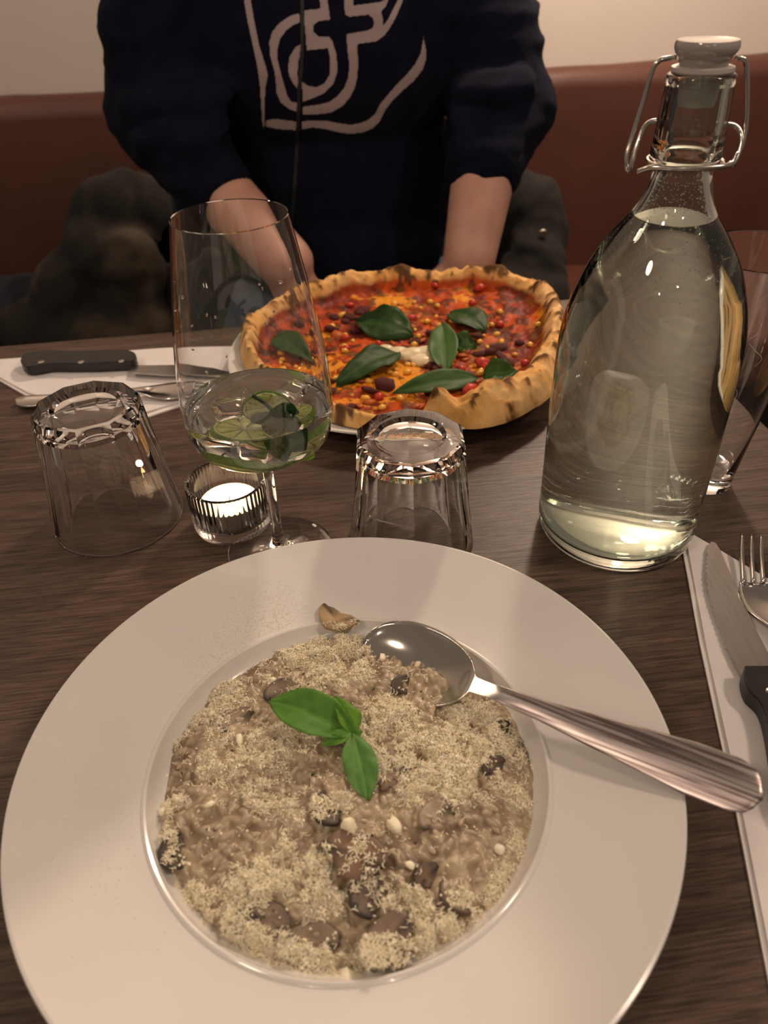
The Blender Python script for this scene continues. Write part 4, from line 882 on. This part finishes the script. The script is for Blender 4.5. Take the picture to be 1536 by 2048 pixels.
# basil on the pizza
DG = dict(colA=(.010, .034, .005), colB=(.024, .066, .010)); LG = dict(colA=(.05, .11, .03), colB=(.08, .15, .045))
def bleaf(label, b, t_, w_, kw, z=(.003, .003)):
    p0 = at(b[0], b[1], .02); p1 = at(t_[0], t_[1], .02); p0[2] = PT(p0[0], p0[1]) + z[0]; p1[2] = PT(p1[0], p1[1]) + z[1]
    me = leaf_mesh('basil_leaf', p0, p1, w_, n=24, mcols=11, **kw); o = link('basil_leaf', me, 'leaf'); recenter(o); return tag(o, label, 'basil', 'basil leaves on the pizza')
bleaf('broad dark basil leaf left of centre at the far side of the pizza', (712, 640), (826, 668), .050, dict(seed=1, droop=.08, fold=.1, nrm=(0, -.35, 1), peak=.55, wave=.10, **DG))
bleaf('long dark basil leaf nearest the wine glass on the bare pizza', (798, 708), (672, 766), .034, dict(seed=2, droop=.08, fold=.15, nrm=(0, -.3, 1), wave=.10, **DG), (.006, .003))
bleaf('long narrow basil leaf at the near edge of the pizza', (955, 758), (785, 786), .026, dict(seed=3, droop=.06, fold=.2, nrm=(0, -.5, 1), colA=(.022, .06, .010), colB=(.042, .095, .018)), (.006, .004))
bleaf('dark oval basil leaf at the far right of the pizza', (900, 622), (972, 660), .040, dict(seed=4, droop=.10, fold=.1, nrm=(.2, -.5, 1), peak=.5, **DG))
bleaf('pale upright basil leaf in the middle beside the white cheese', (893, 738), (884, 655), .030, dict(seed=5, droop=.04, fold=.3, nrm=(-.2, -.8, .6), wave=.08, **LG), (.003, .010))
bleaf('small pale crumpled basil leaf right of the upright one', (905, 688), (953, 692), .022, dict(seed=6, droop=.15, fold=.3, nrm=(0, -.7, 1), wave=.2, **LG), (.004, .004))
bleaf('folded basil leaf on the near right crust of the pizza', (966, 752), (1036, 745), .026, dict(seed=7, droop=.05, fold=.35, nrm=(-.1, -.6, 1), wave=.16, colA=(.026, .07, .012), colB=(.05, .11, .022)), (.004, .004))
bleaf('dull basil leaf seen through the bowl of the wine glass', (552, 676), (645, 718), .034, dict(seed=8, droop=.08, fold=.15, nrm=(0, -.3, 1), **DG))

# ------------------------------------------------------------------ person
def capsules(bm, pts, rads, seg=14):
    """chain of tapered capsules as closed tubes with round ends"""
    for (p, q, r0, r1) in zip(pts[:-1], pts[1:], rads[:-1], rads[1:]):
        p = Vector(p); q = Vector(q); d = q - p; L = d.length
        bmesh.ops.create_uvsphere(bm, u_segments=20, v_segments=12, radius=r0, matrix=Matrix.Translation(p)); bmesh.ops.create_uvsphere(bm, u_segments=20, v_segments=12, radius=r1, matrix=Matrix.Translation(q))
        if L > 1e-4:
            mt = Matrix.Translation((p + q) / 2) @ d.to_track_quat('Z', 'Y').to_matrix().to_4x4(); bmesh.ops.create_cone(bm, cap_ends=True, segments=22, radius1=r0, radius2=r1, depth=L, matrix=mt)
def ell(bm, c, s, rot_=(0, 0, 0)):
    bmesh.ops.create_uvsphere(bm, u_segments=28, v_segments=18, radius=1, matrix=Matrix.Translation(c) @ Matrix.Rotation(rot_[2], 4, 'Z') @ Matrix.Rotation(rot_[0], 4, 'X') @ Matrix.Diagonal((*s, 1)))
def fin(bm, name, vox, sm): me = bpy.data.meshes.new(name); bm.to_mesh(me); bm.free(); return remesh(me, vox, sm, name)
PXC = -.055
shL = (PXC - .175, 1.205, .335); shR = (PXC + .175, 1.205, .335)
elL = atY(318, 215, 1.13); elR = atY(1003, 215, 1.13)
cuL = atY(425, 372, 1.035); cuR = atY(972, 322, 1.04)
wrL = atY(575, 525, .955); wrR = atY(938, 520, .965)
haL = np.array([PXC - .015, .955, -.150]); haR = np.array([PXC + .085, .960, -.155])
per = thing('person', 'person in a navy printed hoodie sitting behind the pizza, hands in lap', 'person', (PXC, 1.25, -.24))
body = bmesh.new()
ell(body, (PXC, 1.29, -.10), (.165, .12, .12)); ell(body, (PXC, 1.23, .05), (.145, .105, .17)); ell(body, (PXC, 1.20, .24), (.165, .105, .14))
capsules(body, [shL, (PXC, 1.21, .355), shR], [.055, .06, .055]); capsules(body, [(PXC, 1.21, .36), (PXC, 1.185, .47)], [.06, .055])
# head with face
hc = Vector((PXC, 1.165, .575)); ell(body, hc, (.075, .095, .105)); ell(body, hc + Vector((0, -.025, -.055)), (.056, .066, .062)); ell(body, hc + Vector((0, -.095, -.012)), (.012, .020, .026), (-.3, 0, 0)); ell(body, hc + Vector((0, -.083, -.060)), (.025, .012, .010))
for s_ in (-1, 1): ell(body, hc + Vector((s_ * .076, .008, -.005)), (.010, .020, .032)); ell(body, hc + Vector((s_ * .032, -.086, .022)), (.020, .012, .008))
for sh, el, cu, wr, ha, sgn in ((shL, elL, cuL, wrL, haL, 1), (shR, elR, cuR, wrR, haR, -1)):
    el = np.array(el); wr = np.array(wr)
    capsules(body, [sh, el, cu, wr], [.050, .040, .0425, .034])
    d = ha - wr; d = d / np.linalg.norm(d); palm = wr + d * .055; ell(body, palm, (.030, .026, .045)); capsules(body, [wr, palm], [.029, .026])
    side = np.cross(d, [0, 1, 0]); side /= np.linalg.norm(side); tn = np.cross(side, d)
    for i, (off, ln) in enumerate(((-.033, .062), (-.011, .074), (.011, .070), (.031, .054))):
        b0 = palm + side * off + d * .035; b1 = b0 + d * ln * .5 + tn * .010; b2 = b1 + d * ln * .3 + tn * .020; b3 = b2 + d * ln * .12 + tn * .018; capsules(body, [b0, b1, b2, b3], [.0095, .009, .0083, .0075])
    t0 = palm - side * .026 * -sgn - d * .01; t1 = t0 - side * -sgn * .024 + d * .028; t2 = t1 + d * .028 + tn * .006; capsules(body, [t0, t1, t2], [.0125, .011, .009])
knL = (PXC - .13, .82, -.17); knR = (PXC + .16, .84, -.17)
for s_, kn_ in ((-1, knL), (1, knR)):
    hp_ = (PXC + s_ * .09, 1.28, -.155); an = (kn_[0], kn_[1] + .05, -.66); capsules(body, [hp_, kn_, an], [.068, .050, .036]); ell(body, (an[0], an[1] - .07, -.71), (.038, .10, .030))
under(link('body', fin(body, 'body', .0052, 3), 'skin'), per)
# clothing
hd_ = bmesh.new()
ell(hd_, (PXC, 1.275, -.08), (.195, .150, .12)); ell(hd_, (PXC, 1.215, .04), (.178, .142, .19)); ell(hd_, (PXC, 1.195, .22), (.196, .138, .17)); ell(hd_, (PXC, 1.185, -.045), (.16, .145, .09))
capsules(hd_, [shL, (PXC, 1.21, .365), shR], [.072, .080, .072]); ell(hd_, (PXC, 1.24, .40), (.105, .085, .06))
def sleeve(sh, el, cu, sg, bulges):
    sh, el, cu = map(np.array, (sh, el, cu)); mid = el + (cu - el) * .45
    capsules(hd_, [sh, (sh + el) / 2, el, mid, el + (cu - el) * .86, cu], [.073, .073, .066, .060, .050, .050])
    for (px, py, yy, sx_, sy_, sz_, rr) in bulges:
        p = atY(px, py, yy); ell(hd_, p, (sx_, sy_, sz_), (rr, 0, 0))
sleeve(shL, elL, cuL, -1, [(272, 110, 1.14, .036, .06, .085, 0), (322, 238, 1.09, .052, .052, .024, -.5), (352, 285, 1.06, .052, .045, .018, -.3), (392, 255, 1.04, .044, .046, .016, .3), (375, 190, 1.07, .058, .045, .020, .3), (400, 325, 1.04, .046, .044, .016, -.4)])
sleeve(shR, elR, cuR, 1, [(1052, 205, 1.11, .034, .048, .026, .3), (1030, 235, 1.10, .048, .046, .016, -.5), (1003, 275, 1.07, .045, .044, .016, -.3), (985, 170, 1.07, .050, .042, .020, .3), (958, 235, 1.05, .04, .040, .016, .4)])
me = fin(hd_, 'hoodie', .0058, 9)
nv = len(me.vertices); co = np.empty(nv * 3); me.vertices.foreach_get('co', co); co = co.reshape(-1, 3); no = np.empty(nv * 3); me.vertices.foreach_get('normal', no); no = no.reshape(-1, 3)
q = co * np.array([9, 9, 22]) + .8 * np.stack([fbm(co * 6, 2, 5), fbm(co * 6, 2, 6), fbm(co * 6, 2, 7)], -1); wr_ = fbm(q, 3, 300)
armish = sst(.12, .17, np.abs(co[:, 0] - PXC)); ridg = 1 - np.abs(wr_) * 2
co = co + no * ((.0072 * ridg * (.18 + .82 * armish) + .004 * fbm(co * 14, 2, 310)))[:, None]
me.vertices.foreach_set('co', co.ravel()); me.update()
hood = under(link('hoodie', me, 'hoodie'), per)
bvh = BVHTree.FromPolygons([Vector(v) for v in co], [tuple(p.vertices) for p in me.polygons])
# rib cuffs
def cuff(cu, el, r):
    d = np.array(cu) - np.array(el); d /= np.linalg.norm(d); path = [np.array(cu) + d * t_ for t_ in (-.012, .0, .010, .026, .034, .036)]; rr = [r + .001, r + .003, r + .003, r, r - .003, r - .010]
    V, Fc = tube_vf(path, rr, 72, cap=False); V = np.array(V); V = V + 0
    for i in range(len(path)):
        c_ = path[i]; seg = V[i * 72:(i + 1) * 72]; k_ = 1 + .018 * np.cos(np.arange(72) * PI); V[i * 72:(i + 1) * 72] = c_ + (seg - c_) * k_[:, None]
    under(link('cuff', fix_normals(mesh('cuff', V, Fc)), 'hoodie'), per)
cuff(cuL, elL, .046); cuff(cuR, elR, .046)
# printed emblem: outlines read off the chest, laid onto the cloth
S_ = 3.072
def Z7(l): return np.array([(450 + a / S_, b / S_) for a, b in l])
polys = [Z7(l) for l in [
 [(112, -60), (155, -60), (160, 0), (180, 120), (212, 280), (250, 400), (265, 460), (250, 540), (244, 640), (246, 760), (236, 800), (228, 760), (220, 640), (212, 520), (195, 400), (165, 260), (135, 120), (115, 0)],
 [(250, 740), (300, 728), (440, 745), (440, 803), (330, 795), (250, 780)],
 [(470, 745), (530, 738), (620, 740), (700, 755), (770, 765), (830, 755), (880, 735), (920, 700), (950, 640), (1000, 580), (1060, 510), (1120, 450), (1170, 390), (1200, 330), (1220, 220), (1235, 300), (1235, 370), (1215, 430), (1160, 500), (1090, 560), (1030, 620), (985, 680), (950, 750), (910, 790), (850, 815), (770, 825), (700, 815), (620, 795), (540, 785), (470, 797)],
 [(458, 78), (400, 95), (340, 135), (290, 190), (270, 260), (275, 340), (300, 430), (310, 500), (315, 570), (340, 630), (390, 670), (445, 690), (446, 630), (410, 625), (385, 590), (365, 520), (345, 450), (325, 370), (325, 300), (340, 240), (375, 190), (420, 155), (460, 140)],
 [(475, 262), (430, 290), (395, 350), (385, 420), (395, 470), (420, 520), (445, 548), (450, 520), (448, 450), (450, 380), (468, 330)],
 [(485, 62), (583, 52), (578, -60), (630, -60), (632, 0), (648, 122), (575, 132), (545, 155), (545, 195), (575, 222), (640, 222), (660, 250), (685, 330), (692, 400), (690, 450), (665, 520), (610, 575), (540, 605), (475, 628), (472, 500), (510, 525), (560, 535), (610, 510), (640, 460), (645, 400), (640, 340), (632, 298), (500, 312), (492, 200), (485, 130)],
 [(728, -60), (735, 90), (765, 105), (880, 92), (905, 110), (915, 140), (905, 170), (880, 185), (745, 208), (750, 300), (762, 400), (755, 480), (730, 540), (690, 590), (640, 625), (580, 640), (475, 655), (475, 703), (560, 705), (650, 695), (720, 655), (770, 600), (800, 540), (815, 470), (820, 380), (812, 272), (930, 255), (980, 220), (1010, 180), (1050, 110), (1080, 40), (1095, 0), (1110, -60), (1075, -60), (1060, 0), (1030, 60), (1000, 120), (970, 158), (970, 110), (960, 70), (990, 40), (1005, 0), (1010, -60), (980, -60), (975, 0), (950, 10), (900, 18), (790, 32), (785, -60)]]]
def inside(poly, X, Y):
    r = np.zeros(X.shape, bool); n = len(poly); j = n - 1
    for i in range(n):
        xi, yi = poly[i]; xj, yj = poly[j]; c = ((yi > Y) != (yj > Y)) & (X < (xj - xi) * (Y - yi) / (yj - yi + 1e-12) + xi); r ^= c; j = i
    return r
def on_cloth(name, test, x0, x1, y0, y1, st, m_, off):
    xs = np.arange(x0, x1, st); ys = np.arange(y0, y1, st); Xg, Yg = np.meshgrid(xs, ys, indexing='ij'); ok = test(Xg[:-1, :-1] + st / 2, Yg[:-1, :-1] + st / 2)
    need = np.zeros(Xg.shape, bool)
    for a in (0, 1):
        for b in (0, 1): need[a:a + ok.shape[0], b:b + ok.shape[1]] |= ok
    ids = -np.ones(Xg.shape, int); V = []; O = Vector(CP)
    for i, j in zip(*np.where(need)):
        d = Vector(ray(Xg[i, j], Yg[i, j])).normalized(); h = bvh.ray_cast(O, d)
        if h[0] is None: continue
        ids[i, j] = len(V); V.append(h[0] - d * off)
    Fc = []
    for i, j in zip(*np.where(ok)):
        f = (ids[i, j], ids[i + 1, j], ids[i + 1, j + 1], ids[i, j + 1])
        if min(f) >= 0 and max((V[f[0]] - V[f[2]]).length, (V[f[1]] - V[f[3]]).length) < .012: Fc.append(f)
    me = mesh(name, V, Fc); 
    bm = bmesh.new(); bm.from_mesh(me); bmesh.ops.smooth_vert(bm, verts=[v for v in bm.verts if v.is_boundary], factor=.6, use_axis_x=True, use_axis_y=True, use_axis_z=True)
    for _ in range(2): bmesh.ops.smooth_vert(bm, verts=[v for v in bm.verts if v.is_boundary], factor=.5, use_axis_x=True, use_axis_y=True, use_axis_z=True)
    bm.to_mesh(me); bm.free()
    return under(link(name, me, m_), per)
def t_print(X, Y):
    r = np.zeros(X.shape, bool)
    for p in polys: r |= inside(p, X, Y)
    return r
o = on_cloth('printed_emblem', t_print, 480, 860, -60, 275, 1.6, 'print', .0009); o['label'] = 'grey printed emblem of rounded line shapes'
def zipx(Y): return np.interp(Y, [-20, 0, 60, 130, 170, 250, 330, 500], [604, 604, 605, 603, 599, 596, 592, 580])
on_cloth('zip', lambda X, Y: np.abs(X - zipx(Y)) < 4.2, 570, 616, -18, 500, 1.6, 'zip', .0016)
# jeans, hair, eyes
jn = bmesh.new()
for s_, kn_ in ((-1, knL), (1, knR)):
    hp_ = (PXC + s_ * .095, 1.27, -.15); an = (kn_[0], kn_[1] + .05, -.62); capsules(jn, [hp_, kn_, an], [.088, .064, .056])
ell(jn, (PXC, 1.30, -.13), (.18, .13, .10)); ell(jn, (PXC + .165, 1.15, -.145), (.060, .14, .075))
under(link('jeans', fin(jn, 'jeans', .0075, 2), 'denim'), per)
hb = bmesh.new(); ell(hb, hc + Vector((0, .018, .030)), (.083, .094, .092)); ell(hb, hc + Vector((0, .045, -.015)), (.074, .062, .080)); ell(hb, hc + Vector((0, -.050, .075)), (.060, .035, .030))
under(link('hair', fin(hb, 'hair', .005, 2), 'hair'), per)
for s_ in (-1, 1):
    under(link('eye', mesh('eye', IV2 * .0105 + np.array(hc + Vector((s_ * .031, -.081, .008))), IF2), mat('eye', (.6, .55, .5), .2)), per)

# ------------------------------------------------------------------ coats on the bench
def garment(name, label, cat, m_, balls, seed, vox=.008, amp=.012):
    bm = bmesh.new()
    for (px, py, yy, s, r) in balls:
        p = atY(px, py, yy)
        if p[2] - s[2] < -.262: p = at(px, py, -.262 + s[2])
        ell(bm, p, s, (r[0], 0, r[1]))
    me = fin(bm, name, vox, 14); nv = len(me.vertices); co = np.empty(nv * 3); me.vertices.foreach_get('co', co); co = co.reshape(-1, 3); no = np.empty(nv * 3); me.vertices.foreach_get('normal', no); no = no.reshape(-1, 3)
    wr = 1 - 2 * np.abs(fbm(co @ np.array([[11, 0, -9], [0, 10, 0], [6, 0, 5.]]) + fbm(co * 5, 2, seed)[:, None] * 1.2, 3, seed)); co += no * (amp * wr)[:, None]
    me.vertices.foreach_set('co', co.ravel()); me.update(); o = link(name, me, m_); recenter(o); tag(o, label, cat); return o
garment('jacket', 'crumpled olive-brown jacket on the bench left of the person', 'jacket', 'olive_cloth',
        [(245, 420, 1.36, (.075, .05, .06), (0, .3)), (225, 470, 1.36, (.07, .06, .07), (0, 0)), (210, 540, 1.32, (.06, .07, .09), (0, 0)), (160, 590, 1.30, (.07, .08, .07), (0, 0)), (120, 640, 1.30, (.10, .09, .05), (0, 0)), (260, 560, 1.30, (.06, .06, .08), (0, 0)), (220, 650, 1.28, (.12, .10, .06), (0, 0))], 41)
garment('coat', 'near-black coat bundled behind the person at the left', 'coat', 'dark_cloth',
        [(345, 460, 1.485, (.07, .040, .10), (0, .2)), (330, 540, 1.485, (.07, .040, .10), (0, 0)), (395, 520, 1.485, (.08, .040, .12), (0, 0)), (420, 600, 1.485, (.10, .040, .08), (0, 0))], 47)
garment('sweater', 'dark blue sweater lying on the bench at the far left', 'sweater', 'blue_cloth',
        [(40, 625, 1.40, (.11, .09, .055), (0, 0)), (100, 650, 1.38, (.09, .09, .045), (0, 0)), (-40, 640, 1.42, (.10, .09, .05), (0, 0))], 53)
jr = garment('jacket', 'dark jacket with a snap button on the bench right of the person', 'jacket', 'dark_cloth',
        [(1065, 430, 1.44, (.050, .06, .07), (0, 0)), (1075, 480, 1.42, (.050, .06, .08), (0, 0)), (1068, 540, 1.38, (.055, .07, .08), (0, 0)), (1050, 590, 1.34, (.075, .08, .06), (0, 0)), (1030, 470, 1.45, (.06, .05, .12), (0, 0))], 59, amp=.008)
sb = link('snap_button', lathe('snap_button', [(0, .002), (.004, .002), (.0075, .001), (.008, -.001), (.006, -.003), (0, -.003)], 24), 'steel', jr)
sb.location = Vector(atY(1086, 468, 1.345)) - Vector(jr.location); sb.rotation_euler = (100 * D2R, 0, 0)

# ------------------------------------------------------------------ lift everything to the real height of the table
for o in list(SC.objects):
    if o.parent is None: o.matrix_basis = Matrix.Translation((0, 0, Z0)) @ o.matrix_basis
